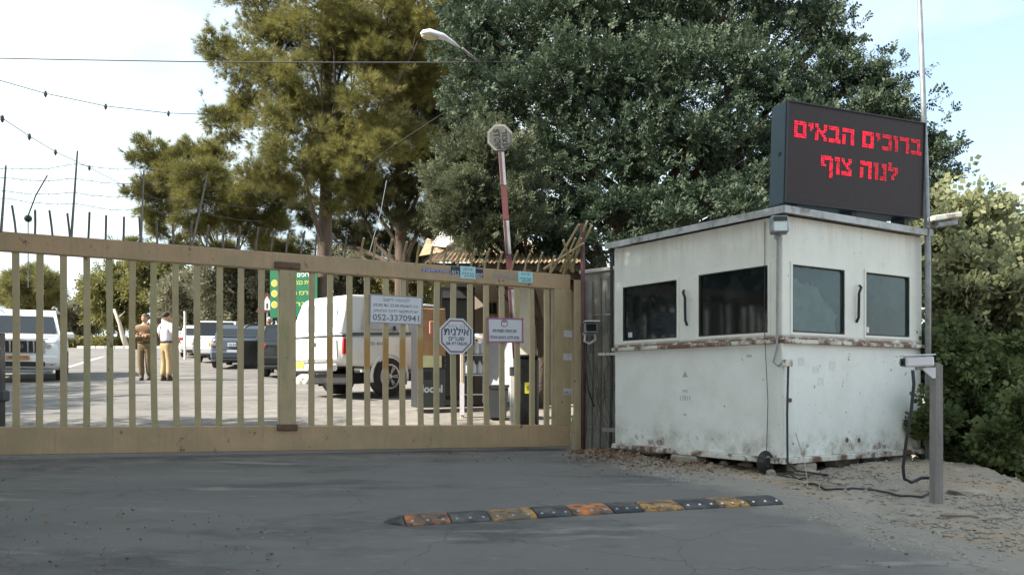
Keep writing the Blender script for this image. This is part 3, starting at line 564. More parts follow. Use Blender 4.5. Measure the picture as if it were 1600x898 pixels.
# stickers on the top beam and end post
def gm(s, h, y=.053): return frame(G(s, h, y), (-1, 0, -.016), (0, 0, 1), (0, 1, 0))
def plate(px0, py0, px1, py1, mat, name, y=.0515, th=.0015, parent=gate):
    s0, h0 = GP(px0, py0); s1, h1 = GP(px1, py1)
    return MB().box(G((s0+s1)/2, (h0+h1)/2, y+th/2), (abs(s0-s1), th, abs(h0-h1)), SLOPE).build(name, mat, parent), ((s0+s1)/2, (h0+h1)/2, abs(s0-s1), abs(h0-h1))
o, q = plate(657, 420, 701, 427.5, m_purple, 'sticker'); text(heb('מנעולים פריצות שערים'), .045, m_white, o, gm(q[0], q[1], .0535), width=q[2]*.92)
o, q = plate(702, 416.5, 716.5, 431.5, m_ink, 'sticker'); text('052', .085, m_white, o, gm(q[0]+.0, q[1]-.03, .0535), width=q[2]*.8)
s, h = GP(706.5, 421); MB().lathe([(.022, 0), (.022, .002)], G(s, h, .053), (0, 1, 0), 12).build('emblem', m_green, o)
o, q = plate(716.8, 416, 740.5, 437, m_cyan, 'sticker', .0535); text(heb('שערי השרון'), .05, m_inkgrey, o, gm(q[0], q[1]+.04, .0555), width=q[2]*.6); text('*2530', .08, m_inkgrey, o, gm(q[0], q[1]-.03, .0555), width=q[2]*.8)
o['label'] = 'pale cyan sticker with a grey number'
o, q = plate(740.8, 420.5, 752.5, 434.5, m_ink, 'sticker'); text('007', .075, m_white, o, gm(q[0], q[1]-.03, .0535), width=q[2]*.9)
o, q = plate(807, 424.5, 829.5, 443, m_cyan, 'sticker', .0535); text(heb('שערי השרון'), .05, m_teal, o, gm(q[0], q[1]+.04, .0555), width=q[2]*.6); text('*2530', .075, m_teal, o, gm(q[0], q[1]-.035, .0555), width=q[2]*.8, bold=.002)
o['label'] = 'pale cyan sticker with a teal number'
plate(768, 428, 806, 437, M('worn_sticker', (.33, .27, .24), .8, 0, .15, 30), 'old_label')
for a in ((878, 516, 891, 527), (877, 552, 890, 563), (877, 606, 891, 616)):
    o, q = plate(*a, m_paper, 'paper_scrap', .0555)
text('1AK-2', .045, m_ink, o, gm(q[0], q[1]-.015, .0575), width=q[2]*.8)
# signs hung on the bars
def sign_rect(name, label, c, mat, fm, th=.006, rim=.022, y=.034):
    pts = [GP(*p) for p in c]; t = thing(name, label, 'sign', (0, 0, 0), 0); t.matrix_world = gate_mw
    P3 = [G(s, h, y) for s, h in pts]
    mb = MB(); vs = P3+[p+Vector((0, th, 0)) for p in P3]
    mb.add(vs, [(0, 1, 2, 3), (7, 6, 5, 4), (0, 4, 5, 1), (1, 5, 6, 2), (2, 6, 7, 3), (3, 7, 4, 0)]).build('panel', mat, t)
    mb = MB()
    for i in range(4):
        a, b = P3[i], P3[(i+1) % 4]; d = (b-a).normalized(); a = a-d*rim*.25; b = b+d*rim*.25
        mid = (a+b)/2+Vector((0, th, 0)); cc = sum(P3, Vector())/4; n = Vector((0, 1, 0)).cross(d); n = n if n.dot(cc-mid) > 0 else -n
        mb.add([a+Vector((0, th, 0)), b+Vector((0, th, 0)), b+Vector((0, th, 0))+n*rim, a+Vector((0, th, 0))+n*rim, a+Vector((0, th+.003+i*.0004, 0)), b+Vector((0, th+.003+i*.0004, 0)), b+Vector((0, th+.003+i*.0004, 0))+n*rim, a+Vector((0, th+.003+i*.0004, 0))+n*rim],
               [(0, 1, 2, 3), (7, 6, 5, 4), (0, 4, 5, 1), (1, 5, 6, 2), (2, 6, 7, 3), (3, 7, 4, 0)])
    mb.build('frame', fm, t); return t
gate_mw = Matrix.Translation(gate.location) @ Euler((0, 0, GA)).to_matrix().to_4x4()
def smat(px, py, ang, y=.0415): s, h = GP(px, py); c, q = math.cos(ang), math.sin(ang); return frame(G(s, h, y), (-c, 0, q), (q, 0, c), (0, 1, 0))
def W_(px0, px1, py): return abs(GP(px0, py)[0]-GP(px1, py)[0])
t = sign_rect('notice_sign', 'pale rectangular notice with a large phone number, left of the octagonal sign', [(577, 459.5), (659, 464.5), (657.5, 508), (576, 504.5)], m_white, m_pink if 0 else M('grey_frame', (.33, .31, .33), .5, 0, .1), rim=.014)
an = R(-.3)
text(heb('לכניסה לישוב'), .05, m_inkgrey, t, smat(618, 469.5, an), width=W_(598, 640, 468)); text(heb('בין השעות 22:00 עד 05:00'), .05, m_inkgrey, t, smat(617, 478, an), width=W_(583, 652, 478))
text(heb('יש להתקשר לרכב הביטחון'), .05, m_inkgrey, t, smat(617, 486.5, an), width=W_(583, 652, 486)); text('052-3370941', .105, m_inkgrey, t, smat(617.5, 497.3, an), width=W_(582, 654, 497), bold=.0012)
t = sign_rect('notice_sign', 'small white notice with pink frame and round emblem, right of the octagonal sign', [(759, 496), (815.5, 497.5), (815.5, 535.5), (760, 535.5)], m_white, m_pink, rim=.022)
text(heb('אין כניסה בשבת וחג'), .055, m_ink, t, smat(786.5, 517, 0), width=W_(768, 805, 517), bold=.001); text(heb('פרט לרכב ביטחון והצלה'), .055, m_ink, t, smat(786.5, 527.3, 0), width=W_(764, 809, 527), bold=.001)
s, h = GP(786, 505); MB().lathe([(.048, 0), (.048, .002)], G(s, h, .041), (0, 1, 0), 24).build('emblem_ring', m_maroon, t); MB().lathe([(.040, 0), (.040, .003)], G(s, h, .0415), (0, 1, 0), 24).build('emblem_disc', m_white, t)
MB().box(G(s, h+.022, .046), (.06, .002, .022)).build('emblem_bar', m_pink, t)
t = thing('octagonal_sign', 'white octagonal sign with dark red outline and bold Hebrew letters, wired to the gate bars', 'sign'); t.matrix_world = gate_mw
s, h = GP(711.5, 525.3); R0 = .243
def octo(r, y, th, m, name): return MB().prism([(r*math.cos(R(22.5+45*k)), r*math.sin(R(22.5+45*k))) for k in range(8)], G(s, h, y), (-1, 0, 0), (0, 0, 1), (0, 1, 0), th).build(name, m, t)
octo(R0, .034, .005, m_white, 'panel'); octo(R0*.90, .0392, .0014, m_maroon, 'outline'); octo(R0*.83, .0400, .0018, m_white, 'face')
for tx, sz, dy, wd, bo, m in (('ב.ב.  נ.ע.מ', .05, 492+17.5, (697.5, 724), 0, m_inkgrey), ('אילנית', .13, 518.8, (692, 731), .0022, m_ink), ('שערים', .08, 529.3, (699, 723.5), .001, m_ink), ('08-9718620', .055, 537, (695, 728), .0008, m_ink)):
    text(heb(tx) if tx[0] > 'z' else tx, sz, m, t, smat(711.5, dy, 0, .0422), width=W_(*wd, 525), bold=bo)
# gate receiving post, pole, panel wall and rods
b = P(902, 705, 11.45); t = thing('gate_post', 'bent tan steel post that receives the right end of the gate', 'post', (b.x, b.y, b.z-.1), 0)
MB().prism([(-.065, 0), (.075, 0), (.07, .35), (.075, 2.37), (-.045, 2.37), (-.05, .6), (-.09, .45), (-.07, .28)], (0, -.04, 0), (1, 0, 0), (0, 0, 1), (0, 1, 0), .08).build('channel', m_gateP, t)
b = P(911, 695, 11.2); t = thing('iron_pole', 'thin red brown iron pole right of the tan gate post', 'pole', (b.x, b.y, gs(b.x, b.y)))
MB().tube([(0, 0, -.1), (.005, 0, 1.5), (-.01, 0, 2.95)], .03, 10).build('pipe', m_redpole, t, True)
MB().box((.06, -.03, 1.52), (.14, .05, .04)).build('bracket', m_grey, t)
t = thing('security_camera', 'small grey camera box on the red brown pole beside the gate', 'camera', (b.x+.09, b.y-.08, gs(b.x, b.y)+1.56))
MB().box((0, 0, .03), (.17, .22, .13), ch=.01).build('housing', m_grey, t, bev=.0); MB().box((0, -.113, .03), (.13, .01, .09)).build('lens_window', m_darkglass, t); MB().box((0, -.14, .105), (.19, .28, .012)).build('sun_hood', m_white, t)
MB().tube([(-.06, 0, -.04), (-.08, -.02, -.14), (-.02, -.03, -.17), (.06, -.02, -.12), (.05, -.02, -.04)], .018, 8).build('cable_coil', m_paper, t, True)
tag(MB().tube([(b.x+.04, b.y-.06, b.z+1.42), (b.x+.02, b.y-.08, b.z+1.0), (b.x+.06, b.y-.08, b.z+.72), (b.x+.14, b.y-.05, b.z+.5)], .012, 6).build('hanging_cable', m_cable, None, True), 'short black cable hanging below the camera on the red brown pole', 'cable')
p0, p1 = P(913, 690, 11.5), P(964, 690, 11.1); z0 = gs(p0.x, p0.y)-.1; d = (p1-p0); d.z = 0; L_ = d.length; d.normalize()
t = thing('panel_wall', 'stained grey panel wall between the gate post and the booth', 'wall', (p0.x, p0.y, z0), math.atan2(d.y, d.x))
MB().box((L_/2+.1, .03, 1.22), (L_+.3, .06, 2.44), ch=.01).build('panel', m_concrete, t); MB().box((L_/2+.1, .02, 2.47), (L_+.34, .1, .05), ch=.01).build('coping', m_pale, t)
t = thing('rod_grille', 'rusty rod lattice with dry creeper against the grey panel wall', 'grille', (p0.x, p0.y-.22, z0), math.atan2(d.y, d.x))
for k, (x, hh) in enumerate(((.13, 2.3), (.27, 2.35), (.44, 2.6))): MB().tube([(x-.03, 0, 0), (x, 0, 1.2), (x+.0, -.01, hh)], .010 if k < 2 else .018, 6).build('rod', m_weld if k < 2 else m_dark, t)
for z in (.42, .95, 1.36, 1.88): MB().tube([(0, .03, z), (.5, .02, z-.02)], .011, 6).build('rod', m_grey, t)
MB().box((.42, -.02, 1.36), (.34, .05, .035)).build('hinge_bar', m_pale, t); MB().box((.46, -.02, .40), (.3, .06, .05)).build('hinge_bar', m_concrete, t)
vb = MB()
for k in range(34):
    x = random.uniform(0, .55); z = random.uniform(.0, 1.2); pts = [(x, random.uniform(-.05, .03), z)]
    for j in range(5): x += random.gauss(0, .05); z += random.uniform(.02, .28); pts.append((min(max(x, -.05), .6), random.uniform(-.06, .03), min(z, 2.5)))
    vb.tube(pts, random.uniform(.0015, .004), 4)
tag(vb.build('dry_creeper', m_bark, t), kind='stuff')
# leaning yellow rods above the wall
rt = thing('rod_bundle', 'bundle of bare tan rods leaning out above the gate corner', 'rods', (.95, 11.45, CZ+1.35))
for (a, b2) in (((884, 423), (918, 345)), ((876, 424), (899, 372)), ((890, 420), (925, 352)), ((862, 424), (905, 350)), ((850, 420), (912, 380)), ((893, 424), (908, 372)), ((896, 425), (880, 375))):
    q0, q1 = P(*a, 11.5), P(*b2, 11.1); MB().tube([q0-rt.location, q1-rt.location], .016, 6).build('rod', m_gateB, rt)
# small dark motor housing at far left edge, in front of the gate
b = P(-4, 640, 10.6); t = thing('motor_post', 'black post with a box cut by the left edge of the photo, behind the gate', 'post', (b.x, b.y, gs(b.x, b.y)))
MB().box((0, 0, .62), (.13, .13, 1.3), ch=.01).build('column', m_dark, t); MB().box((.04, 0, .5), (.14, .18, .14), ch=.02).build('box', m_plastic, t)
# ================================================================== booth
BA = math.atan2(.545, .839); BW, BD = 2.33, 2.52; BZ = CZ-.775
booth = thing('guard_booth', 'white metal guard booth with rust streaks, four windows and a thin grey roof', 'booth', (2.617, 8.36, BZ), BA)
# box walls: right face is y=0 plane, left face is x=0 plane
# lower walls, each a panel; upper walls as frames with real openings
def wall_panel(face, z0, z1, holes, mat, name, out=.0, th=.05):
    """face 'R' spans x on y=0, 'L' spans y on x=0; holes: (a0,a1,h0,h1)"""
    Ln = BW if face == 'R' else BD; mb = MB()
    A = sorted({0 if face == 'R' else th, Ln}|{v for h in holes for v in h[:2]}); Z_ = sorted({z0, z1}|{v for h in holes for v in h[2:]})
    for a0, a1 in zip(A, A[1:]):
        for h0, h1 in zip(Z_, Z_[1:]):
            if any(x0 <= (a0+a1)/2 <= x1 and y0 <= (h0+h1)/2 <= y1 for x0, x1, y0, y1 in holes): continue
            am, hm = (a0+a1)/2, (h0+h1)/2
            if face == 'R': mb.box((am, th/2-out, hm), (a1-a0, th, h1-h0))
            else: mb.box((th/2-out, am, hm), (th, a1-a0, h1-h0))
    import bmesh
    o = mb.build(name, mat, booth); bm = bmesh.new(); bm.from_mesh(o.data); bmesh.ops.remove_doubles(bm, verts=bm.verts, dist=1e-5)
    bad = [f for f in bm.faces if sum(1 for g2 in bm.faces if g2 is not f and (g2.calc_center_median()-f.calc_center_median()).length < 1e-5)]
    bmesh.ops.delete(bm, geom=bad, context='FACES'); bmesh.ops.recalc_face_normals(bm, faces=bm.faces); bm.to_mesh(o.data); bm.free(); return o
winR = [(.12, .985, 1.257, 1.975), (1.288, 2.12, 1.262, 1.98)]; winL = [(.141, 1.137, 1.257, 1.975), (1.412, 2.386, 1.262, 1.96)]
wall_panel('R', 1.2, 2.41, winR, m_booth2, 'upper_wall'); wall_panel('L', 1.2, 2.41, winL, m_booth2, 'upper_wall')
wall_panel('R', .06, 1.19, [], m_booth, 'lower_wall', -.012); wall_panel('L', .06, 1.19, [], m_booth, 'lower_wall', -.012)
MB().box((BW-.02, BD/2, 1.22), (.04, BD-.12, 2.32)).build('rear_wall', m_booth2, booth); MB().box((BW/2, BD-.02, 1.22), (BW-.1, .04, 2.32)).build('rear_wall', m_booth2, booth)
MB().box((BW/2, BD/2, .09), (BW-.14, BD-.14, .04)).build('floor', m_grey, booth)
MB().box((BW/2, -.005, .03), (BW+.02, .07, .055), ch=.006).build('base_rail', m_ledge, booth); MB().box((-.005, BD/2+.03, .03), (.07, BD-.02, .055), ch=.006).build('base_rail', m_ledge, booth)
MB().box((BW/2+.0, -.005, 1.193), (BW+.03, .07, .04), ch=.006).build('ledge', m_ledge, booth); MB().box((-.006, BD/2+.02, 1.193), (.07, BD-.01, .04), ch=.006).build('ledge', m_ledge, booth)
MB().box((.004, .004, 1.25), (.03, .03, 2.3), ch=.006).build('corner_trim', m_booth2, booth)
MB().box((BW/2-.01, BD/2-.01, 2.455), (BW+.12, BD+.15, .04), ch=.005).build('roof', m_fascia, booth)
MB().box((BW/2-.006, -.094, 2.45), (BW+.145, .012, .07)).build('roof_edge', m_fascia, booth); MB().box((-.077, BD/2, 2.45), (.012, BD+.17, .07)).build('roof_edge', m_fascia, booth)
def window(face, a0, a1, h0, h1, glass, film=False, rt=False):
    def pt(a, h, dd): return Vector((a, dd, h)) if face == 'R' else Vector((dd, a, h))
    am, hm = (a0+a1)/2, (h0+h1)/2
    fr = MB(); wd = .028
    def bar(c0, c1, h2, h3, dep, off):
        c = pt((c0+c1)/2, (h2+h3)/2, off); dd = (c1-c0, dep, h3-h2) if face == 'R' else (dep, c1-c0, h3-h2); return c, dd
    for q in ((a0, a0+wd, h0, h1), (a1-wd, a1, h0, h1), (a0+wd, a1-wd, h0, h0+wd), (a0+wd, a1-wd, h1-wd, h1)):
        c, dd = bar(*q, .03, .006); fr.box(c, dd)
    o = fr.build('window', m_booth2, booth)
    r = .045; ps = []
    gx0, gx1, gy0, gy1 = a0+wd, a1-wd, h0+wd, h1-wd
    gk = MB()                                                 # dark gasket with rounded corners
    def rr(x0, x1, y0, y1, r): return [(x0+r-r*math.cos(R(k*30)), y0+r-r*math.sin(R(k*30))) for k in range(4)]+[(x1-r+r*math.sin(R(k*30)), y0+r-r*math.cos(R(k*30))) for k in range(4)]+[(x1-r+r*math.cos(R(k*30)), y1-r+r*math.sin(R(k*30))) for k in range(4)]+[(x0+r-r*math.sin(R(k*30)), y1-r+r*math.cos(R(k*30))) for k in range(4)]
    o1 = rr(gx0-.004, gx1+.004, gy0-.004, gy1+.004, .012); i1 = rr(gx0+.012, gx1-.012, gy0+.012, gy1-.012, .03); n = len(o1)
    gk.add([pt(a, h, -.003) for a, h in o1]+[pt(a, h, -.003) for a, h in i1]+[pt(a, h, .022) for a, h in i1], [(k, (k+1) % n, n+(k+1) % n, n+k) for k in range(n)]+[(n+k, n+(k+1) % n, 2*n+(k+1) % n, 2*n+k) for k in range(n)])
    gk.build('gasket', m_gasket, o)
    c, dd = bar(gx0, gx1, gy0, gy1, .006, .022); MB().box(c, dd).build('pane', glass, o)
    if film:
        N = 16; pts = [(gx0+.015, gy0+.015), (gx0+.015, gy1-.12)]
        for k in range(N+1):
            u = k/N; a_ = gx0+.05+(gx1-gx0-.18)*u; h_ = gy1-.13-.02*math.sin(u*9)-(u**1.8)*.30+random.uniform(-.018, .018)*(1+u); pts.append((a_, h_))
        pts += [(gx1-.09, gy0+.2), (gx1-.13, gy0+.12), (gx1-.11, gy0+.015)]
        MB().prism(pts, (0, .0185, 0), (1, 0, 0), (0, 0, 1), (0, -1, 0), .001).build('torn_film', m_film, o)
    return o
window('R', *winR[0], m_tealglass, True); w2 = window('R', *winR[1], m_tealglass); window('L', *winL[0], m_darkglass); w3 = window('L', *winL[1], m_darkglass)
MB().box((1.36, .017, 1.35), (.075, .002, .06)).build('sticker', m_white, w2); MB().box((.017, 2.25, 1.36), (.002, .07, .06)).build('sticker', m_paper, w3); MB().box((.38, .017, 1.93), (.16, .002, .03)).build('sticker', m_film, booth)
for face, a_ in (('R', 1.155), ('L', 1.285)):               # sliding handles
    z_ = (1.42, 1.8)
    q = (lambda u, v, z: Vector((u, v, z))) if face == 'R' else (lambda u, v, z: Vector((v, u, z)))
    MB().tube([q(a_, -.004, z_[0]), q(a_, -.03, z_[0]+.05), q(a_, -.035, z_[1]-.08), q(a_+.015, -.05, z_[1]-.02), q(a_+.03, -.02, z_[1])], .014, 8).build('handle', m_gasket, booth, True)
MB().lathe([(.022, 0), (.022, .02), (.012, .022)], (.10, -.0, .62), (0, -1, 0), 12).build('lock', m_weld, booth)
for x_, z_ in ((1.02, .2), (1.22, .19)): MB().lathe([(.028, 0), (.022, .006)], (x_, .012, z_), (0, -1, 0), 9).build('rust_hole', m_weld, booth)
for x_, z_, w_, h_ in ((.30, 1.0, .1, .08), (.52, .92, .1, .07), (.78, .96, .1, .1), (.60, .80, .09, .08)): MB().box((x_, .0105, z_), (w_, .0015, h_), Euler((0, R(random.uniform(-5, 5)), 0)).to_matrix()).build('paper_remains', M('peeled_paper', (.66, .68, .66), .7, 0, .12, 20), booth)
# faded stencil on the left face
lm = lambda b_, z_: frame((.0105, b_, z_), (0, -1, 0), (0, 0, 1), (-1, 0, 0))
for z_, tx, sz in ((.88, '▲', .09), (.70, '1042', .045), (.62, '17011', .07), (.44, '00', .045)):
    text(tx, sz, M('faded_ink', (.38, .39, .38), .7, 0, .1), booth, lm(1.33, z_), name='stencil')
text('1/5 A', .03, m_ink, booth, lm(.42, 1.06), name='stencil')
# rear timber packing under the booth
for (x_, y_, sx, sy, sz) in ((.35, .05, .3, .16, .1), (2.0, .10, .34, .2, .12), (.03, 1.3, .18, .4, .1), (1.2, .2, .4, .16, .1)):
    MB().box((x_, y_, -sz/2), (sx, sy, sz+.0), ch=.02).build('packing_block', m_rock, booth)
# conduit, junction box, floodlight at the corner
c0 = thing('floodlight', 'small grey square floodlight under the roof corner of the booth', 'floodlight', Vector((2.617, 8.36, BZ))+Vector((-.07, -.13, 2.29)), R(-3))
MB().box((0, 0, 0), (.165, .10, .165), Euler((R(-12), 0, 0)).to_matrix(), .012).build('housing', m_grey, c0); MB().box((0, -.056, -.018), (.12, .008, .095), Euler((R(-12), 0, 0)).to_matrix()).build('glass', M('lamp_glass', (.55, .60, .60), .15, 0, .1), c0)
MB().box((0, -.054, .055), (.13, .006, .04), Euler((R(-12), 0, 0)).to_matrix()).build('reflector', m_dark, c0); MB().box((0, .06, -.09), (.05, .05, .06)).build('bracket', m_grey, c0)
BMW = Matrix.Translation(booth.location) @ Euler((0, 0, BA)).to_matrix().to_4x4()
def Bp(x, y, z): return BMW @ Vector((x, y, z))
pts = [Bp(-.03, .03, 2.2), Bp(-.03, .03, 1.98), Bp(-.03, .035, 1.4), Bp(-.035, .03, 1.12), Bp(-.05, .06, .99), Bp(-.045, .01, .95), Bp(-.01, -.03, 1.0)]
tag(MB().tube(pts, .0115, 8).build('conduit', m_grey, None, True), 'grey conduit pipe running down the near corner of the booth', 'conduit')
t = thing('junction_box', 'small cream junction box at mid height on the booth corner', 'junction box', Bp(.0, -.045, .98), BA)
MB().box((.02, 0, 0), (.10, .06, .07), ch=.008).build('lid', m_ledge, t)
x, y = Bp(.0, -.1, 0)[:2]; x2, y2 = Bp(.3, -.3, 0)[:2]
tag(MB().tube([Bp(.03, -.05, .95), Bp(.02, -.045, .5), Bp(.02, -.05, .02), (x+.04, y-.05, gs(x, y)+.05), (x2, y2, gs(x2, y2)+.02)], .011, 7).build('black_cable', m_cable, None, True), 'black cable dropping from the junction box down the booth corner', 'cable')
tag(MB().tube([Bp(-.012, .2, 2.38), Bp(-.03, .19, 1.3), Bp(-.01, .165, .6), Bp(-.012, .18, .1)], .0035, 5).build('thin_wire', m_cable, None, True), 'thin black wire down the left face of the booth near its corner', 'wire')
p = Bp(-.07, .12, -.02)
t = thing('cable_reel', 'dark round cable coil lying against the base of the booth corner', 'cable reel', p, BA)
cr = MB()
for k in range(4): cr.tube([(math.cos(a)*(.075+.012*k), -.01+.012*k, .03+math.sin(a)*(.075+.012*k)) for a in [i*math.pi/8 for i in range(17)]], .008, 6)
cr.build('coil', m_cable, t, True); MB().lathe([(.05, -.01), (.05, .01)], (0, 0, .03), (0, 1, 0), 14).build('hub', m_dark, t)
# ================================================================== LED display
p0 = Vector((2.77, 8.75, CZ+1.842)); e = Vector((1.67, .59, -.105)).normalized(); nb = Vector((-.333, .943, 0)); up = Vector((0, 0, 1)); Ls, Hs, Ds = 1.78, 1.04, .27
led = thing('led_display', 'dark LED message board with red Hebrew letters on the booth roof', 'display', p0)
led.matrix_world = frame(p0, e, nb, up)
MB().box((Ls/2, Ds/2+.015, Hs/2), (Ls, Ds-.03, Hs), ch=.006).build('case', m_ledcase, led); MB().box((Ls/2, .008, Hs/2), (Ls-.004, .016, Hs-.004)).build('screen', m_ledpanel, led)
fr = MB()
for c, d in (((Ls/2, -.002, Hs-.008), (Ls, .02, .014)), ((Ls/2, -.002, .008), (Ls, .02, .014)), ((.006, -.002, Hs/2), (.010, .02, Hs-.034)), ((Ls-.006, -.002, Hs/2), (.010, .02, Hs-.034))): fr.box(c, d)
fr.build('bezel', m_dark, led); MB().lathe([(.022, 0), (.022, .006)], (-.002, .12, .52), (-1, 0, 0), 14).build('cable_hole', m_dark, led)
for x in (.15, .9, 1.6): MB().box((x, .14, -.04), (.06, .2, .08)).build('foot', m_dark, led)
GL = {'ב': '######.|######.|....##.|....##.|....##.|....##.|#######|#######', 'ר': '######|######|....##|....##|....##|....##|....##|....##', 'ו': '###|###|.##|.##|.##|.##|.##|.##', 'כ': '######|######|....##|....##|....##|....##|######|######',
      'י': '###|###|.##|.#.', 'ם': '#######|#######|##...##|##...##|##...##|##...##|#######|#######', 'ה': '#######|#######|.....##|##...##|##...##|##...##|##...##|##...##', 'א': '##...##|##...##|.##..##|.#####.|##.##..|##..##.|##...##|##...##',
      'ל': '##....|##....|######|######|....##|...##.|..##..|..##..', 'נ': '.###|.###|..##|..##|..##|..##|####|####', 'צ': '##..##|##..##|.####.|..##..|...##.|....##|######|######', 'ף': '######.|#######|##...##|##...##|###..##|.....##|.....##|.....##|.....##|.....##'}
def ledrow(word, xl, xr, ztop, pitch):                       # word in reading order; drawn right to left
    w_ = sum(len(GL[c].split('|')[0])+1 if c != ' ' else 4 for c in word); px_ = (xr-xl)/w_; x = xr
    for c in word:
        if c == ' ': x -= 4*px_; continue
        rows = GL[c].split('|'); n = len(rows[0]); mb = MB(); mb2 = 0
        for r_, row in enumerate(rows):
            if c == 'ל': r_ -= 1
            for k, ch in enumerate(row):
                if ch == '#':
                    cx = x-(n-k-.5)*px_; cz = ztop-r_*pitch; q = .84*random.choice((1, 1, 1, .9, .8, .6))
                    mb.box((cx, -.003, cz), (px_*q, .004, pitch*q))
        mb.build('lit_letter', m_led if x < 1.15 else m_led2, led); x -= (n+1)*px_
ledrow('ברוכים הבאים', .06, 1.735, Hs-.205, .0215); ledrow('לנוה צוף', .40, 1.42, Hs-.52, .0225)
# ================================================================== mast, camera post, floodlight right
b = P(1450, 705, 9.55)
t = thing('mast', 'very tall thin grey mast rising past the right edge of the LED board', 'mast', (b.x, b.y, gs(b.x, b.y)))
H_ = 7.2; MB().tube([(0, 0, -.2), (.0, 0, 2.2), (-.03, 0, 3.4), (-.09, 0, 5.0), (-.22, 0, H_)], [.032, .032, .03, .026, .018], 10).build('pipe', m_grey, t, True)
MB().tube([(.05, .04, -.2), (.05, .04, 2.3), (.0, .03, 3.5)], .012, 6).build('conduit', m_cable, t, True)
p = P(1470, 345, 9.4); t = thing('camera_hood', 'pale camera housing on a mast bracket beside the corner of the LED board', 'camera', p, R(8))
MB().box((.03, -.02, .035), (.34, .14, .06), Euler((0, R(-9), 0)).to_matrix(), .012).build('sun_hood', m_ledge, t); MB().box((.05, -.01, -.035), (.24, .10, .06), Euler((0, R(-9), 0)).to_matrix(), .01).build('housing', m_grey, t)
MB().box((.175, -.01, -.02), (.012, .08, .05)).build('lens_window', m_dark, t); MB().box((-.09, .03, -.06), (.12, .04, .03)).build('bracket', m_grey, t)
Yp = 6.95; b = P(1463, 783, Yp); pz = gs(b.x, b.y)-.03
post = thing('timber_post', 'short weathered square post standing in the dirt right of the booth', 'post', (b.x, b.y, pz), R(14))
hp = P(1463, 566, Yp).z-pz
po = MB().loft([[(-.040, -.036, 0), (.038, -.036, 0), (.038, .036, 0), (-.040, .036, 0)], [(-.037, -.035, hp*.5), (.036, -.035, hp*.5), (.036, .035, hp*.5), (-.037, .035, hp*.5)], [(-.035, -.035, hp), (.034, -.035, hp-.02), (.034, .035, hp-.01), (-.035, .035, hp+.01)]]).build('shaft', m_timber, post, bev=.004)
p = P(1432, 567, Yp-.12)
t = thing('cctv_camera', 'white camera housing with sun hood mounted on top of the short post', 'camera', p, R(-6))
ry = Euler((0, R(-2), 0)).to_matrix()
MB().box((.01, 0, .012), (.215, .105, .082), ry, .012).build('housing', m_white, t); MB().box((.005, 0, .062), (.245, .125, .01), ry, .003).build('sun_hood', m_white, t); MB().box((-.105, 0, .006), (.01, .088, .062), ry).build('lens_window', m_dark, t)
MB().lathe([(.022, 0), (.022, .012)], (-.112, 0, .004), (-1, 0, 0), 12).build('lens', m_darkglass, t)
MB().prism([(.03, -.035), (.14, -.035), (.14, -.12), (.12, -.12)], (0, -.015, 0), (1, 0, 0), (0, 0, 1), (0, 1, 0), .03).build('bracket', m_white, t); MB().box((.02, 0, -.04), (.05, .04, .03)).build('swivel', m_grey, t)
gx, gy = p.x, p.y
def W(px, py, Yd): return P(px, py, Yd)
tag(MB().tube([W(1426, 578, 6.8), W(1428, 600, 6.8), W(1424, 640, 6.85), W(1416, 690, 6.9), W(1411, 730, 6.95), W(1413, 747, 7.0), W(1424, 753, 7.05), W(1440, 746, 7.1), W(1452, 746, 7.05)], .0135, 8).build('camera_cable', m_cable, None, True), 'thick black cable looping from the white camera down to the post', 'cable')
pts = [(x, gs(*xy)) for x, xy in ()]
def ground_line(name, label, pxs, r, cat='cable', lift=.012, mat=None):
    pts = []
    for i in range(len(pxs)-1):
        for j in range(5):
            u = j/5; x = pxs[i][0]+(pxs[i+1][0]-pxs[i][0])*u; y = pxs[i][1]+(pxs[i+1][1]-pxs[i][1])*u; pts.append((x, y, gs(x, y)+lift+random.uniform(0, .006)))
    return tag(MB().tube(pts, r, 6).build(name, mat or m_cable, None, True), label, cat)
def GR(px, py):                                  # where a photo pixel meets the ground
    Yd = 6.
    for _ in range(60): Yd = .5*Yd+.5*min(60, max(2, (float(gz((px-800)/F*Yd, Yd, False))-CZ)/((600-py)/F)))
    return ((px-800)/F*Yd, Yd)
ground_line('ground_cable', 'black cable lying on the dirt from the booth corner to the post', [GR(1215, 745), GR(1235, 752), GR(1262, 760), GR(1290, 765), GR(1330, 770), GR(1390, 774), GR(1440, 778), GR(1456, 770)], .010)
ground_line('ground_cable', 'short black cable lying beside the booth corner', [GR(1222, 740), GR(1250, 748), GR(1275, 735)], .009)
mb = MB(); c = GR(1262, 757)
for k in range(16):
    a0 = R(random.uniform(120, 420)); x, y = c[0]+random.gauss(0, .04), c[1]+random.gauss(0, .04); pts = []
    for j in range(7): pts.append((x, y, gs(x, y)+.012+.02*random.random())); a0 += random.uniform(-.5, .5); x += math.cos(a0)*.05; y += math.sin(a0)*.04
    mb.tube(pts, .0045, 5)
mb.tube([Bp(.16, -.03, .3), Bp(.2, -.1, .05), Vector((c[0], c[1], gs(*c)+.03))], .004, 5)
tag(mb.build('wire_tangle', M('pale_wire', (.36, .31, .24), .7, 0, .2), None), 'tangle of pale old wires on the dirt in front of the booth', 'wires')
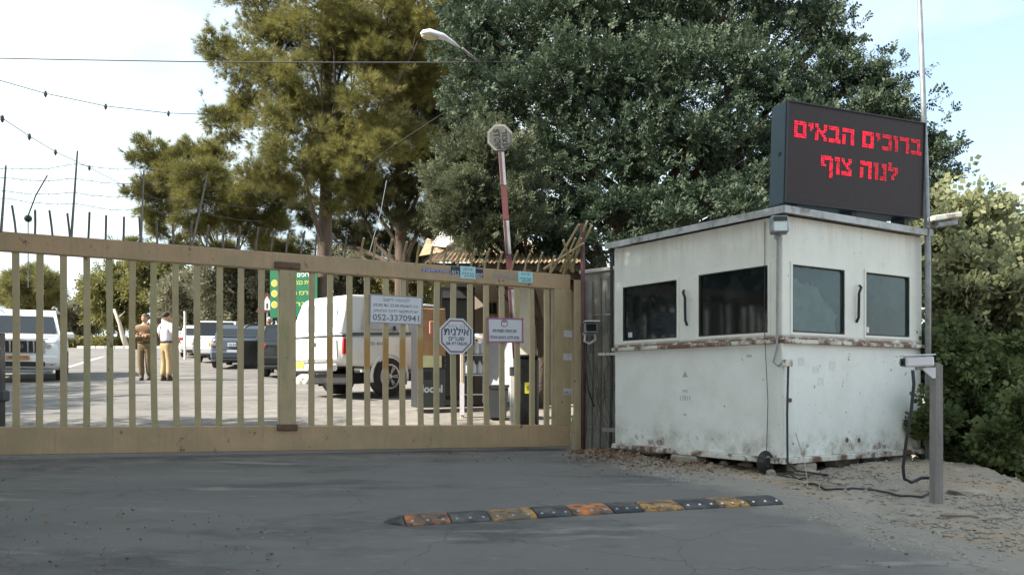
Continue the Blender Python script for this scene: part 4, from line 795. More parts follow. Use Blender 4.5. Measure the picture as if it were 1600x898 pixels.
# ================================================================== rocks, litter, gravel
def rock(x, y, sx, sy, sz, label, name='rock', mat=m_rock, group=None, rz=None, lift=.3):
    import bmesh
    bm = bmesh.new(); bmesh.ops.create_icosphere(bm, subdivisions=2, radius=1); sd_ = random.random()*50
    for v in bm.verts:
        n = vn(v.co.x*3+sd_, v.co.y*3+v.co.z*2, 1.0, 3)+.6*vn(v.co.z*5+sd_, v.co.x*5, 1, 4); v.co *= 1+.45*float(n); v.co.x *= sx; v.co.y *= sy; v.co.z *= sz
    me = bpy.data.meshes.new(name); bm.to_mesh(me); bm.free(); me.materials.append(mat); o = bpy.data.objects.new(name, me); COL.objects.link(o)
    o.location = (x, y, gs(x, y)+sz*lift); o.rotation_euler = (0, 0, rz if rz is not None else random.random()*6); return tag(o, label, 'rock', group)
for px, py, sx, sy, sz, lab in ((1515, 768, .17, .12, .045, 'broad flat pale rock right of the short post'), (1397, 766, .05, .04, .03, 'small dark stone on the dirt left of the short post'), (1310, 757, .09, .06, .04, 'pale rock in front of the middle of the booth'),
        (1166, 728, .08, .06, .05, 'pale stone under the left face of the booth near its corner'), (1205, 737, .07, .05, .05, 'stone below the booth corner beside the coil'), (1132, 725, .07, .05, .03, 'flat stone under the left face of the booth'),
        (1500, 805, .14, .035, .03, 'broken slab edge in the dirt in front of the short post'), (1560, 812, .12, .04, .035, 'broken slab edge nearest the right side of the photo'), (1430, 800, .06, .04, .02, 'small broken stone left of the post foot'),
        (1262, 738, .12, .08, .05, 'earthy lump under the right face of the booth'), (940, 694, .06, .05, .045, 'round stone on the leaf litter by the panel wall'), (1075, 712, .05, .04, .02, 'small stone at the left end of the booth base')):
    x, y = GR(px, py); rock(x, y, sx, sy, sz, lab, rz=random.uniform(-.3, .3) if sx > .1 else None)
def pebbles(name, n, fx, fy, s0, s1, mat, cond, flat=.6):
    x = rng.uniform(*fx, n*4); y = rng.uniform(*fy, n*4); k = cond(x, y); x, y = x[k][:n], y[k][:n]; n = len(x)
    s = s0+(s1-s0)*rng.random(n)**3; z = gz(x, y)
    ic = np.array([[1, 0, 0], [0, 1, 0], [-1, 0, 0], [0, -1, 0], [0, 0, 1], [0, 0, -1]], float); tf = [(0, 1, 4), (1, 2, 4), (2, 3, 4), (3, 0, 4), (1, 0, 5), (2, 1, 5), (3, 2, 5), (0, 3, 5)]
    V_ = ic[None]*s[:, None, None]*rng.uniform(.5, 1.3, (n, 6, 1)); V_[:, :, 2] *= flat; a_ = rng.random(n)*6.28; c_, s_ = np.cos(a_)[:, None], np.sin(a_)[:, None]
    V_ = np.stack([V_[:, :, 0]*c_-V_[:, :, 1]*s_+x[:, None], V_[:, :, 0]*s_+V_[:, :, 1]*c_+y[:, None], V_[:, :, 2]+z[:, None]+s[:, None]*.15], 2)
    Ff = np.array(tf)[None]+(np.arange(n)*6)[:, None, None]; o = npmesh(name, V_.reshape(-1, 3), Ff.reshape(-1, 3), mat); return o
def inboo(x, y): q = (x-2.617)*.839+(y-8.36)*.545; r_ = -(x-2.617)*.545+(y-8.36)*.839; return (q > -.02) & (q < BW) & (r_ > -.02) & (r_ < BD)
dc = lambda x, y: (x > np.interp(y, EDY, EDX)-.45+.7*vn(x, y, 1.3, 8)) & ~inboo(x, y)
m_grav = M('gravel_stones', (.30, .275, .24), .9, 0, .3, 9)
tag(pebbles('gravel', 11000, (.5, 5.2), (4.6, 11.4), .003, .028, m_grav, lambda x, y: dc(x, y) & ((vn(x, y, 1.1, 12) > -.12) | (rng.random(x.shape) < .25)) & ~((x > 3.55) & (y > 7.1) & (rng.random(x.shape) < .75))), 'loose grey gravel scattered over the dirt verge by the booth', 'gravel', kind='stuff')
tag(pebbles('road_grit', 3200, (-5, 3.5), (4.4, 11), .0025, .009, m_grav, lambda x, y: (x < np.interp(y, EDY, EDX)) & (vn(x, y, .9, 6)+.25*(x > 0) > -.05)), 'fine grit scattered on the asphalt before the gate', 'grit', kind='stuff')
def litter(name, n, fx, fy, sz, mat, cond, lab, cat):
    x = rng.uniform(*fx, n*5); y = rng.uniform(*fy, n*5); k = cond(x, y); x, y = x[k][:n], y[k][:n]; n = len(x); z = gz(x, y)+.006+.03*rng.random(n)**2
    pts = np.stack([x, y, z], 1); ax = rng.normal(size=(n, 3)); ax[:, 2] *= .35
    tv = [(-.35, 0, -.5), (.35, 0, -.5), (.3, .12, .5), (-.3, .12, .5)]; Vv, Ff = scatter(pts, ax, sz*rng.uniform(.5, 1.3, n), tv, [(0, 1, 2, 3)]); return tag(npmesh(name, Vv, Ff, mat), lab, cat, kind='stuff')
m_dead = leafmat('dead_leaves', (.16, .10, .06), (.34, .24, .17), .1, 5)
litter('leaf_litter', 2600, (.6, 2.6), (8.2, 11.3), .035, m_dead, lambda x, y: (~inboo(x, y)) & (np.exp(-(((x-1.15)/.32)**2+((y-10.35)/.6)**2))+.3*np.exp(-(((x-1.9)/.5)**2+((y-9.2)/.5)**2)) > rng.random(x.shape)), 'brown dead leaves heaped at the foot of the panel wall', 'leaf litter')
litter('fallen_leaves', 900, (-6, 5), (5, 11.5), .02, m_dead, lambda x, y: ~inboo(x, y) & (vn(x, y, .6, 9) > .0), 'scattered dry leaves and twigs on the road before the gate', 'leaf litter')
# ================================================================== speed bump
A_, B_ = Vector((-.90, 6.12, 0)), Vector((2.17, 6.84, 0)); d = (B_-A_).normalized(); nrm = Vector((-d.y, d.x, 0)); zA, zB = gs(A_.x, A_.y), gs(B_.x, B_.y)
sb = thing('speed_bump', 'rubber speed bump with worn orange and black segments across the road', 'speed bump', (A_.x, A_.y, zA), math.atan2(d.y, d.x))
sl_ = ((zB-zA)/(B_-A_).length)
segs = [('e', .15), ('o', .34), ('k', .30), ('y', .36), ('k', .28), ('o', .33), ('k', .25), ('y', .34), ('k', .30), ('y', .27), ('k', .31)]
tot = (B_-A_).length/sum(s_ for _, s_ in segs)
mo = M('worn_orange_rubber', (.52, .18, .05), .85, 0, .2, 14, .3, 50, [((.09, .08, .075), 5., .42, .56, .85), ((.06, .05, .045), 13., .52, .58, .9), ((.4, .3, .2), 8., .6, .7, .5)]); my = M('worn_yellow_rubber', (.44, .23, .06), .85, 0, .2, 14, .3, 50, [((.10, .09, .08), 5., .42, .56, .85), ((.06, .05, .045), 13., .53, .6, .9), ((.33, .3, .25), 8., .55, .7, .6)])
mk = M('dusty_black_rubber', (.028, .03, .034), .7, 0, .2, 14, .3, 50, [((.13, .125, .115), 5., .42, .65, .8)])
x = 0
for i, (c, l) in enumerate(segs):
    l *= tot; mb = MB(); N = 9; rings = []
    for q in range(4):
        u = [0.006, .02, l-.02, l-.006][q]; hh = (.034 if 0 < q < 3 else .029)
        tp_ = 1.
        ring = []
        for k in range(N+1):
            a = math.pi*k/N; f_ = 1.
            if c == 'e': f_ = max(.12, (u/l))**.6
            if i == len(segs)-1 and q == 3: f_ = .75
            yy_ = -math.cos(a)*.15*f_+.15; xx_ = x+u; wx = A_.x+d.x*xx_+nrm.x*yy_; wy = A_.y+d.y*xx_+nrm.y*yy_
            ring.append((xx_, yy_, gs(wx, wy)-zA+.002+math.sin(a)**.7*hh*f_))
        rings.append(ring)
    mb.loft(rings); o = mb.build('segment', {'o': mo, 'y': my, 'k': mk, 'e': mk}[c], sb, True)
    if c != 'e':
        for k in range(3):
            u = x+l*(k+.5)/3
            for yy_, h_ in ((.04, .024),):
                wx = A_.x+d.x*u+nrm.x*yy_; wy = A_.y+d.y*u+nrm.y*yy_
                MB().box((u, yy_, gs(wx, wy)-zA+h_), (.022, .035, .006), Euler((R(38), 0, R(20))).to_matrix()).build('reflector', m_white if i > 7 else m_grey, o)
    for k in (.3, .7):
        wx = A_.x+d.x*(x+l*k)+nrm.x*.15; wy = A_.y+d.y*(x+l*k)+nrm.y*.15; MB().lathe([(.012, 0), (.012, .004)], (x+l*k, .15, gs(wx, wy)-zA+.034), (0, 0, 1), 8).build('bolt', m_weld, o)
    x += l
#@@PART3
# ================================================================== vehicles
def quad_pane(name, pts, mat, parent, inset=.0, off=.004, th=.006):
    pts = [Vector(p) for p in pts]; c = sum(pts, Vector())/len(pts); n = (pts[1]-pts[0]).cross(pts[-1]-pts[0]).normalized()
    pts = [p+(c-p).normalized()*inset for p in pts]; k = len(pts)
    vs = [p+n*(off-th) for p in pts]+[p+n*off for p in pts]
    return MB().add(vs, [tuple(range(k))[::-1], tuple(range(k, 2*k))]+[(i, (i+1) % k, k+(i+1) % k, k+i) for i in range(k)]).build(name, mat, parent)
def wheel(parent, x, y, r, w, side, spokes=6, zc=None):
    zc = zc if zc is not None else r; s = side
    o = MB().lathe([(r*.62, -w/2), (r*.93, -w/2), (r, -w*.38), (r, w*.38), (r*.93, w/2), (r*.64, w/2*.9)], (x, y, zc), (0, s, 0), 26).build('wheel', m_tyre, parent, True)
    MB().lathe([(r*.63, -w*.4), (r*.66, w*.5), (r*.60, w*.5), (r*.57, w*.2), (r*.1, w*.2)], (x, y, zc), (0, s, 0), 24).build('rim', m_plastic, o)
    mb = MB()
    for k in range(spokes):
        for dq in (-.12, .12):
            a = 2*math.pi*k/spokes+dq; mb.tube([(x+math.cos(a)*r*.12, y+s*w*.40, zc+math.sin(a)*r*.12), (x+math.cos(a)*r*.6, y+s*w*.47, zc+math.sin(a)*r*.6)], r*.045, 5)
    mb.lathe([(r*.16, w*.3), (r*.14, w*.5), (r*.05, w*.52)], (x, y, zc), (0, s, 0), 12); mb.lathe([(r*.64, w*.40), (r*.66, w*.52), (r*.58, w*.52), (r*.57, w*.40)], (x, y, zc), (0, s, 0), 24).build('spokes', m_rim, o, True); return o
def arch(parent, x, y, r, s, zc):
    poly = [(math.cos(math.pi*k/12)*r*1.15, math.sin(math.pi*k/12)*r*1.15) for k in range(13)]+[(-r*1.15, -r*.45), (r*1.15, -r*.45)]
    MB().prism(poly, (x, y, zc), (1, 0, 0), (0, 0, 1), (0, s, 0), .006).build('wheel_arch', m_dark, parent)
def vehicle(name, label, loc, heading, paint, L=4.5, Wd=1.76, H=1.45, belt=.92, zb=.22, r=.31, hood=.85, boot=.98, gh=(-.42, -.27, .06, .24), wt=.8, axle=(-.29, .31), group=None, cat='car', tail=.9, nose=.88, pitch=0.):
    loc = Vector(loc); t = thing(name, label, cat, loc, math.atan2(heading[1], heading[0]), group); t.rotation_euler = (0, -pitch, math.atan2(heading[1], heading[0]))
    W2 = Wd/2; st = []
    for u, zt, w_ in ((-.5, boot-.14, tail*.94), (-.49, boot-.03, tail), (-.44, boot, .97), (gh[0], belt+.01, 1), (0, belt, 1), (gh[3], belt, 1), (.36, hood, .99), (.45, hood-.05, .95), (.49, hood-.14, nose), (.5, hood-.26, nose*.94)):
        x = u*L; w_ *= W2; zl = zb+(.06 if abs(u) > .47 else 0)
        st.append([(x, -w_*.93, zl), (x, -w_, zl+.12), (x, -w_*1.0, (zl+zt)/2), (x, -w_*.95, zt-.05), (x, -w_*.82, zt), (x, w_*.82, zt), (x, w_*.95, zt-.05), (x, w_, (zl+zt)/2), (x, w_, zl+.12), (x, w_*.93, zl)])
    MB().loft(st).build('body', paint, t, True, bev=0)
    wb = W2*.92; wtt = W2*wt; X0, X1, X2, X3 = [q*L for q in gh]; b_ = belt-.03
    MB().loft([[(X0, -wb, b_), (X0, wb, b_), (X0, wb*.98, b_+.02), (X0, -wb*.98, b_+.02)], [(X1, -wb, b_), (X1, wb, b_), (X1, wtt, H-.02), (X1, -wtt, H-.02)], [((X1+X2)/2, -wb, b_), ((X1+X2)/2, wb, b_), ((X1+X2)/2, wtt, H), ((X1+X2)/2, -wtt, H)],
               [(X2, -wb, b_), (X2, wb, b_), (X2, wtt, H-.02), (X2, -wtt, H-.02)], [(X3, -wb, b_), (X3, wb, b_), (X3, wb*.98, b_+.02), (X3, -wb*.98, b_+.02)]]).build('cabin', paint, t, False, bev=.03)
    quad_pane('rear_window', [(X0, wb*.9, b_+.05), (X0, -wb*.9, b_+.05), (X1, -wtt*.93, H-.05), (X1, wtt*.93, H-.05)], m_glass, t, .03, .012)
    quad_pane('windscreen', [(X3, -wb*.92, b_+.05), (X3, wb*.92, b_+.05), (X2, wtt*.93, H-.05), (X2, -wtt*.93, H-.05)], m_glass, t, .03, .012)
    for s in (-1, 1):
        f = lambda x, z: (x, s*(wb+(wtt-wb)*(z-b_)/(H-.02-b_)), z)
        xm = (X1+X2)/2; zt = H-.09; zl = belt+.05
        q = [f(X1-.15+(X0-X1)*.35, zl), f(xm-.04, zl), f(xm-.04, zt), f(X1+.04, zt)]; q2 = [f(xm+.04, zl), f(X3-(X3-X2)*.2-.02, zl), f(X2-.02, zt), f(xm+.04, zt)]
        for g_ in (q, q2): quad_pane('side_window', g_ if s < 0 else g_[::-1], m_glass, t, .02, .010)
        for a_ in axle:
            arch(t, a_*L, s*(W2-.012), r, s, r); wheel(t, a_*L, s*(W2-.085), r, .2, s)
    return t
def up(Yd): return math.atan(.066)
def Pg(px, Yd): x = (px-800)/F*Yd; return Vector((x, Yd, gs(x, Yd)))
# white four wheel drive facing the camera
hd = (.43, -.903)
t = vehicle('four_wheel_drive', 'white four wheel drive facing the camera beyond the left end of the gate', Pg(30, 21.6)+Vector((-2.4*.43, 2.4*.903, .12)), hd, m_whitecar, 4.8, 1.92, 1.90, 1.24, .34, .38, 1.17, 1.2, (-.49, -.45, .08, .25), .76, (-.29, .30), nose=.93, pitch=-.06)
Xf = 2.4
MB().box((Xf-.02, 0, .93), (.1, 1.16, .36), ch=.02).build('grille_surround', m_chrome, t, bev=0)
g_ = MB().box((Xf+.03, 0, .93), (.03, 1.06, .29)).build('grille', m_dark, t)
for k in range(8):
    if k in (3, 4): continue
    MB().box((Xf+.05, -.455+k*.13, .93), (.03, .035, .26), ch=.006).build('slat', m_chrome, g_)
for r1, r2, ax in ((.085, .055, 0), (.045, .03, 1), (.03, .055, 2)):
    MB().tube([(Xf+.075, math.cos(a)*r1*1.1, .94+math.sin(a)*r2) for a in [i*math.pi/10 for i in range(21)]], .008, 5).build('emblem', m_chrome, g_)
for s in (-1, 1):
    hl = MB().prism([(0, -.10), (.32, -.02), (.38, .14), (.04, .10)], (Xf-.06, s*.56, .94), (-.28, s*.93, 0), (0, 0, 1), (.93, s*.28, 0), .05).build('headlight', m_headlamp, t)
    MB().lathe([(.06, 0), (.05, .02)], (Xf+.02, s*.66, .95), (1, 0, 0), 14).build('lens', m_chrome, hl)
    MB().lathe([(.06, 0), (.05, .03)], (Xf-.02, s*.72, .52), (1, 0, 0), 14).build('fog_lamp', m_dark, t)
    m_ = MB().box((1.05, s*1.08, 1.22), (.14, .24, .17), ch=.04).build('wing_mirror', m_whitecar, t); MB().box((1.05, s*.96, 1.17), (.05, .1, .05)).build('arm', m_dark, m_)
    MB().tube([(-1.9, s*.66, 1.96), (-1.6, s*.68, 1.98), (.2, s*.68, 1.98), (.5, s*.66, 1.93)], .025, 6).build('roof_rail', m_grey, t, True)
MB().box((Xf+.0, 0, .60), (.12, 1.72, .22), ch=.04).build('bumper', m_whitecar, t); MB().box((Xf+.055, 0, .50), (.03, 1.15, .12), ch=.01).build('air_intake', m_dark, t)
MB().box((Xf-.03, 0, .32), (.14, 1.5, .10), ch=.03).build('skid_plate', m_grey, t); MB().box((Xf+.0, 0, 1.13), (.04, 1.3, .02)).build('bonnet_edge', m_dark, t)
n_ = MB().box((Xf+.085, -.02, .66), (.012, .52, .11), ch=.003).build('number_plate', M('number_plate_amber', (.55, .25, .08), .5, 0, .1), t); text('48·217·73', .09, m_ink, n_, frame((Xf+.093, -.02, .66), (0, 1, 0), (0, 0, 1), (1, 0, 0)), width=.42)
for yy in (-.35, .35): MB().tube([(X_, yy+o_, z_) for X_, o_, z_ in ((1.22, -.1, 1.22), (1.05, .25, 1.30))], .012, 5).build('wiper', m_dark, t)
# blue grey saloon from behind
hs = (-.16, .987)
t = vehicle('saloon_car', 'blue grey saloon parked with its back to the camera at the right of the road', Pg(384, 30.6), hs, m_bluecar, 4.5, 1.74, 1.47, .95, .24, .31, .90, 1.05, (-.40, -.27, .07, .25), .8, group='cars parked along the road', pitch=.06)
def rear(t, L, W2, zlamp, plate, pm, lamp=m_red, txt='12·345·67'):
    x = -L/2
    for s in (-1, 1): MB().box((x+.05, s*(W2-.17), zlamp), (.12, .20, .13), ch=.03).build('tail_lamp', lamp, t)
    n_ = MB().box((x-.02, 0, plate), (.03, .5, .12), ch=.004).build('number_plate', pm, t); text(txt, .09, m_ink, n_, frame((x-.037, 0, plate), (0, -1, 0), (0, 0, 1), (-1, 0, 0)), width=.4)
    MB().box((x+.02, 0, .46), (.16, W2*1.84, .26), ch=.05).build('bumper', t.children[0].data.materials[0], t); MB().box((x-.02, 0, .30), (.12, W2*1.5, .09), ch=.02).build('valance', m_dark, t)
rear(t, 4.5, .87, .80, .80, m_white, lamp=M('pale_red_lamp', (.42, .30, .30), .2, 0, .1)); MB().box((-2.285, .1, .56), (.02, .34, .13), ch=.004).build('badge_plate', m_white, t)
MB().box((-2.1, 0, 1.06), (.16, 1.2, .03), ch=.01).build('boot_lip', m_bluecar, t)
for s in (-1, 1): MB().box((.55, s*.98, 1.02), (.14, .2, .13), ch=.03).build('wing_mirror', m_bluecar, t)
t = vehicle('hatchback_car', 'white car parked beyond the blue grey saloon, partly hidden by it', Pg(352, 35.5), hs, m_whitecar, 4.3, 1.74, 1.62, 1.0, .24, .31, .92, 1.08, (-.49, -.44, .08, .27), .82, group='cars parked along the road', pitch=.06)
rear(t, 4.3, .87, 1.0, .72, m_yplate)
t = vehicle('small_white_car', 'farthest white car of the parked row, only its left side showing', Pg(322, 41), hs, m_whitecar, 4.2, 1.7, 1.46, .95, .22, .30, .90, 1.0, (-.45, -.35, .08, .26), .82, group='cars parked along the road', pitch=.06)
rear(t, 4.2, .85, .85, .62, m_yplate)
t = vehicle('dark_car', 'black car with an open door, mostly behind the thick middle post of the gate', Pg(468, 25.5), (-.1, .995), m_blackcar, 4.2, 1.68, 1.46, .95, .22, .31, .90, 1.0, (-.45, -.35, .08, .26), .82, pitch=.06)
rear(t, 4.2, .84, .85, .62, m_yplate)
dr = MB().prism([(0, .3), (.95, .3), (.98, .95), (.9, .98), (0, .98)], (.25, .86, 0), (-.25, .968, 0), (0, 0, 1), (.968, .25, 0), .05).build('open_door', m_blackcar, t, bev=.01)
MB().tube([Vector((.25, .86, 0))+Vector((-.25, .968, 0))*a_+Vector((0, 0, z_)) for a_, z_ in ((.9, .97), (.82, 1.3), (.6, 1.43), (.3, 1.44), (.02, 1.42))], .025, 6).build('window_frame', m_blackcar, dr, True)
# white pickup with canopy
hp_ = Vector((.68, .733, 0)); lf = Vector((-.733, .68, 0)); wr = Vector(((603-800)/F*17.0, 17.0, 0)); ca = wr+lf*.76
t = thing('pickup_truck', 'white pickup with a white canopy, seen from behind and its right side through the gate', 'pickup', (ca.x, ca.y, gs(ca.x, ca.y)), math.atan2(.733, .68)); t.rotation_euler = (0, -.045, math.atan2(.733, .68))
t['label'] = 'white pickup with a closed white canopy parked just beyond the gate'
r_ = .375
def ring(x, w_, z0, z1, w2=None): w2 = w2 or w_; return [(x, -w_*.95, z0), (x, -w_, z0+.1), (x, -w_, z1-.06), (x, -w2*.97, z1), (x, w2*.97, z1), (x, w_, z1-.06), (x, w_, z0+.1), (x, w_*.95, z0)]
MB().loft([ring(-1.10, .86, .70, 1.16), ring(-.8, .89, .62, 1.18), ring(-.3, .90, .58, 1.19), ring(.62, .90, .50, 1.19)]).build('cargo_bed', m_whitecar, t, True)
MB().loft([ring(.645, .90, .42, 1.19), ring(2.2, .90, .40, 1.17), ring(3.2, .90, .42, 1.12), ring(3.85, .86, .45, 1.02), ring(3.98, .80, .5, .9)]).build('body', m_whitecar, t, True)
MB().loft([[(-1.12, -.84, 1.2), (-1.12, .84, 1.2), (-.86, .72, 1.88), (-.86, -.72, 1.88)], [(-.7, -.86, 1.2), (-.7, .86, 1.2), (-.7, .73, 1.97), (-.7, -.73, 1.97)], [(.60, -.86, 1.2), (.60, .86, 1.2), (.60, .73, 1.97), (.60, -.73, 1.97)]]).build('canopy', m_whitecar, t, bev=.045)
MB().box((-.2, 0, 1.205), (1.78, 1.79, .03)).build('canopy_seal', m_grey, t)
quad_pane('rear_window', [(-1.088, .52, 1.28), (-1.088, -.52, 1.28), (-1.019, -.64, 1.46), (-.956, -.60, 1.66), (-.904, -.46, 1.80), (-.904, .46, 1.80), (-.956, .6, 1.66), (-1.019, .64, 1.46)], M('canopy_window', (.28, .32, .40), .12, 0, .25, 3), t, 0, .012)  # bluish reflection painted into the rear glass colour
for s in (-1, 1):
    q = [(-.62, s*.853, 1.30), (.48, s*.853, 1.30), (.48, s*.765, 1.80), (-.45, s*.765, 1.80)]; quad_pane('side_window', q if s < 0 else q[::-1], M('canopy_side_panel', (.5, .5, .52), .2, 0, .1, 3), t, 0, .008)
    MB().box((-.1, s*.895, 1.22), (1.7, .02, .03)).build('rail', m_plastic, t)
    MB().prism([(-.06, -.14), (.03, -.14), (.05, .14), (-.03, .16)], (-1.04, s*.87, .98), (1, 0, 0), (0, 0, 1), (0, s, 0), .04).build('tail_lamp', m_red, t)
    for x in (0, 3.1):
        arch(t, x, s*.893, r_, s, r_); wheel(t, x, s*.80, r_, .24, s, 6)
        MB().tube([(x+math.cos(a)*r_*1.19, s*.90, r_+math.sin(a)*r_*1.19) for a in [R(-12+k*17) for k in range(13)]], .032, 6).build('wheel_arch_flare', m_whitecar, t, True)
MB().box((.18, -.88, 1.32), (.05, .02, .09)).build('badge', m_ink, t); MB().tube([(.12, -.885, 1.30), (.26, -.885, 1.26)], .006, 5).build('latch', m_ink, t)
text('LI TD 4X4', .09, m_inkgrey, t, frame((-.35, -.903, 1.02), (1, 0, 0), (0, 0, 1), (0, -1, 0)), width=.42)
MB().box((-1.22, 0, .60), (.16, 1.6, .14), ch=.03).build('rear_bumper', m_whitecar, t); MB().box((-1.17, 0, .52), (.14, 1.1, .08)).build('step', m_dark, t)
n_ = MB().box((-1.31, .28, .66), (.012, .42, .12), ch=.003).build('number_plate', m_yplate, t)
MB().box((-1.125, 0, .94), (.02, 1.5, .38), ch=.01).build('tailgate', m_whitecar, t); MB().box((-1.14, 0, 1.04), (.02, .22, .07)).build('handle', m_plastic, t)
for y_ in (-.3,): MB().tube([(-.9, y_, 1.97), (-.88, y_, 2.1)], .02, 6).box((-.88, y_, 2.05), (.03, .12, .04)).build('antenna', m_whitecar, t)
MB().loft([[(.68, -.8, 1.15), (.68, .8, 1.15), (.74, .68, 1.80), (.74, -.68, 1.80)], [(1.2, -.82, 1.15), (1.2, .82, 1.15), (1.2, .68, 1.84), (1.2, -.68, 1.84)], [(1.9, -.82, 1.15), (1.9, .82, 1.15), (1.75, .66, 1.80), (1.75, -.66, 1.80)], [(2.5, -.8, 1.13), (2.5, .8, 1.13), (2.48, .78, 1.16), (2.48, -.78, 1.16)]]).build('cabin', m_whitecar, t, bev=.03)
quad_pane('windscreen', [(2.48, -.72, 1.2), (2.48, .72, 1.2), (1.8, .6, 1.76), (1.8, -.6, 1.76)], m_glass, t, .02, .02)
for s in (-1, 1):
    q = [(.85, s*.815, 1.22), (2.1, s*.815, 1.2), (1.72, s*.695, 1.74), (.86, s*.695, 1.76)]; quad_pane('door_window', q if s < 0 else q[::-1], m_glass, t, .0, .012)
    MB().box((1.1, s*.91, 1.02), (.14, .03, .03)).build('door_handle', m_chrome, t); MB().tube([(.75, s*.93, .40), (2.4, s*.93, .38)], .04, 6).build('side_step', m_plastic, t); MB().box((1.98, s*1.0, 1.27), (.1, .2, .2), ch=.03).build('wing_mirror', m_whitecar, t)
MB().box((1.4, 0, .36), (4.4, 1.2, .2)).build('chassis', m_dark, t)
# ================================================================== people
def skel(name, pts, edges, rad, mat, parent, root=0, sub=1):
    me = bpy.data.meshes.new(name); me.from_pydata([Vector(p) for p in pts], edges, []); o = bpy.data.objects.new(name, me); COL.objects.link(o); o.parent = parent; me.materials.append(mat)
    m = o.modifiers.new('skin', 'SKIN'); m.use_smooth_shade = True
    for i, v in enumerate(me.skin_vertices[0].data):
        r = rad[i]; v.radius = r if isinstance(r, tuple) else (r, r); v.use_root = i == root
    s = o.modifiers.new('sub', 'SUBSURF'); s.levels = s.render_levels = sub; return o
def person(label, loc, rz, H, arms, legs, top, bottom, hairmat, hat=None, group='people standing on the road'):
    """local: y- is forward (faces -y), x is the person's left side +"""
    k = H/1.75; t = thing('person', label, 'person', loc, rz, group); t.scale = (k, k, k)
    (sl_, el, hl), (sr, er, hr) = arms; (kl, fl), (kr, fr_) = legs
    pel = (0, 0, .95); P_ = [pel, (0, .0, 1.10), (0, .01, 1.30), (0, .015, 1.42), (0, 0, 1.50), (0, -.01, 1.60)]
    P_ += [(.19, 0, 1.40), el, hl, (-.19, 0, 1.40), er, hr]
    P_ += [(.09, 0, .90), kl, fl, (fl[0], fl[1]-.13, .03), (-.09, 0, .90), kr, fr_, (fr_[0], fr_[1]-.13, .03)]
    E = [(0, 1), (1, 2), (2, 3), (3, 4), (4, 5), (3, 6), (6, 7), (7, 8), (3, 9), (9, 10), (10, 11), (0, 12), (12, 13), (13, 14), (14, 15), (0, 16), (16, 17), (17, 18), (18, 19)]
    Rr = [(.15, .11), (.14, .105), (.165, .11), (.14, .095), .06, .05, .065, .048, .034, .065, .048, .034, .095, .065, .05, .04, .095, .065, .05, .04]
    skel('body', P_, E, Rr, m_skin, t)
    # head
    hm = MB(); rings = []
    for z, rx, ry, oy in ((1.545, .045, .05, -.0), (1.575, .06, .075, -.015), (1.61, .07, .09, -.012), (1.65, .075, .095, -.005), (1.69, .074, .095, 0), (1.725, .06, .08, .003), (1.75, .03, .04, .003)):
        rings.append([(math.cos(a)*rx, oy+math.sin(a)*ry, z) for a in [i*math.pi/7 for i in range(14)]])
    hm.loft(rings); hm.build('head', m_skin, t, True)
    MB().add([(-.012, -.1, 1.60), (.012, -.1, 1.60), (.0, -.122, 1.612), (0, -.098, 1.655)], [(0, 1, 2), (1, 3, 2), (0, 2, 3), (0, 3, 1)]).build('nose', m_skin, t)
    for s in (-1, 1): MB().box((s*.076, .0, 1.635), (.012, .03, .05), ch=.005).build('ear', m_skin, t); MB().box((s*.028, -.093, 1.655), (.022, .012, .01)).build('eye', m_dark, t)
    hr_ = [[(math.cos(a)*rx*1.08, oy+math.sin(a)*ry*1.08, z+.006+(.035 if math.sin(a) < -.3 and z < 1.70 else 0)) for a in [i*math.pi/7 for i in range(14)]] for z, rx, ry, oy in ((1.635, .074, .093, .015), (1.67, .076, .096, .010), (1.70, .073, .094, .004), (1.73, .058, .078, .004), (1.757, .03, .04, .004))]
    if hairmat: MB().loft(hr_).build('hair', hairmat, t, True)
    # hands: palm and fingers
    for h_, e_ in ((hl, el), (hr, er)):
        d = (Vector(h_)-Vector(e_)).normalized(); b = Vector(h_); a = d.cross(Vector((0, 1, 0))).normalized(); mb = MB().tube([b-d*.01, b+d*.04, b+d*.09], [.026, .036, .03], 8)
        for q in range(4): mb.tube([b+d*.08+a*(q-1.5)*.016, b+d*(.13+.01*(q in (1, 2)))+a*(q-1.5)*.017, b+d*.155+a*(q-1.5)*.015+Vector((0, -.02, 0))], [.0095, .009, .007], 5)
        mb.tube([b+d*.03+a*.03, b+d*.07+a*.055, b+d*.10+a*.05], [.011, .01, .008], 5); mb.build('hand', m_skin, t, True)
    sE = lambda e_, s_: tuple(Vector(s_).lerp(Vector(e_), .95))
    full = top[1]; sh = [(0, 0, .90), (0, 0, 1.10), (0, .01, 1.30), (0, .015, 1.42), (.20, 0, 1.40), el if full else tuple(Vector((.20, 0, 1.40)).lerp(Vector(el), .8)), (-.20, 0, 1.40), er if full else tuple(Vector((-.20, 0, 1.40)).lerp(Vector(er), .8)), (0, 0, 1.49)]
    se = [(0, 1), (1, 2), (2, 3), (3, 4), (4, 5), (3, 6), (6, 7), (3, 8)]; sr_ = [(.19, .14), (.18, .135), (.20, .145), (.17, .12), .09, .08, .09, .08, .065]
    if full: sh += [tuple(Vector(el).lerp(Vector(hl), .85)), tuple(Vector(er).lerp(Vector(hr), .85))]; se += [(5, 9), (7, 10)]; sr_ += [.055, .055]
    skel('shirt', sh, se, sr_, top[0], t)
    skel('trousers', [(0, 0, 1.06), (0, 0, .92), (.095, 0, .86), kl, (fl[0], fl[1], .12), (-.095, 0, .86), kr, (fr_[0], fr_[1], .12)], [(0, 1), (1, 2), (2, 3), (3, 4), (1, 5), (5, 6), (6, 7)], [(.18, .13), (.18, .14), .118, .092, .08, .118, .092, .08], bottom, t)
    MB().loft([[(math.cos(a)*.195, math.sin(a)*.145, z) for a in [i*math.pi/8 for i in range(16)]] for z in (.99, 1.02)]).build('belt', m_boot, t)
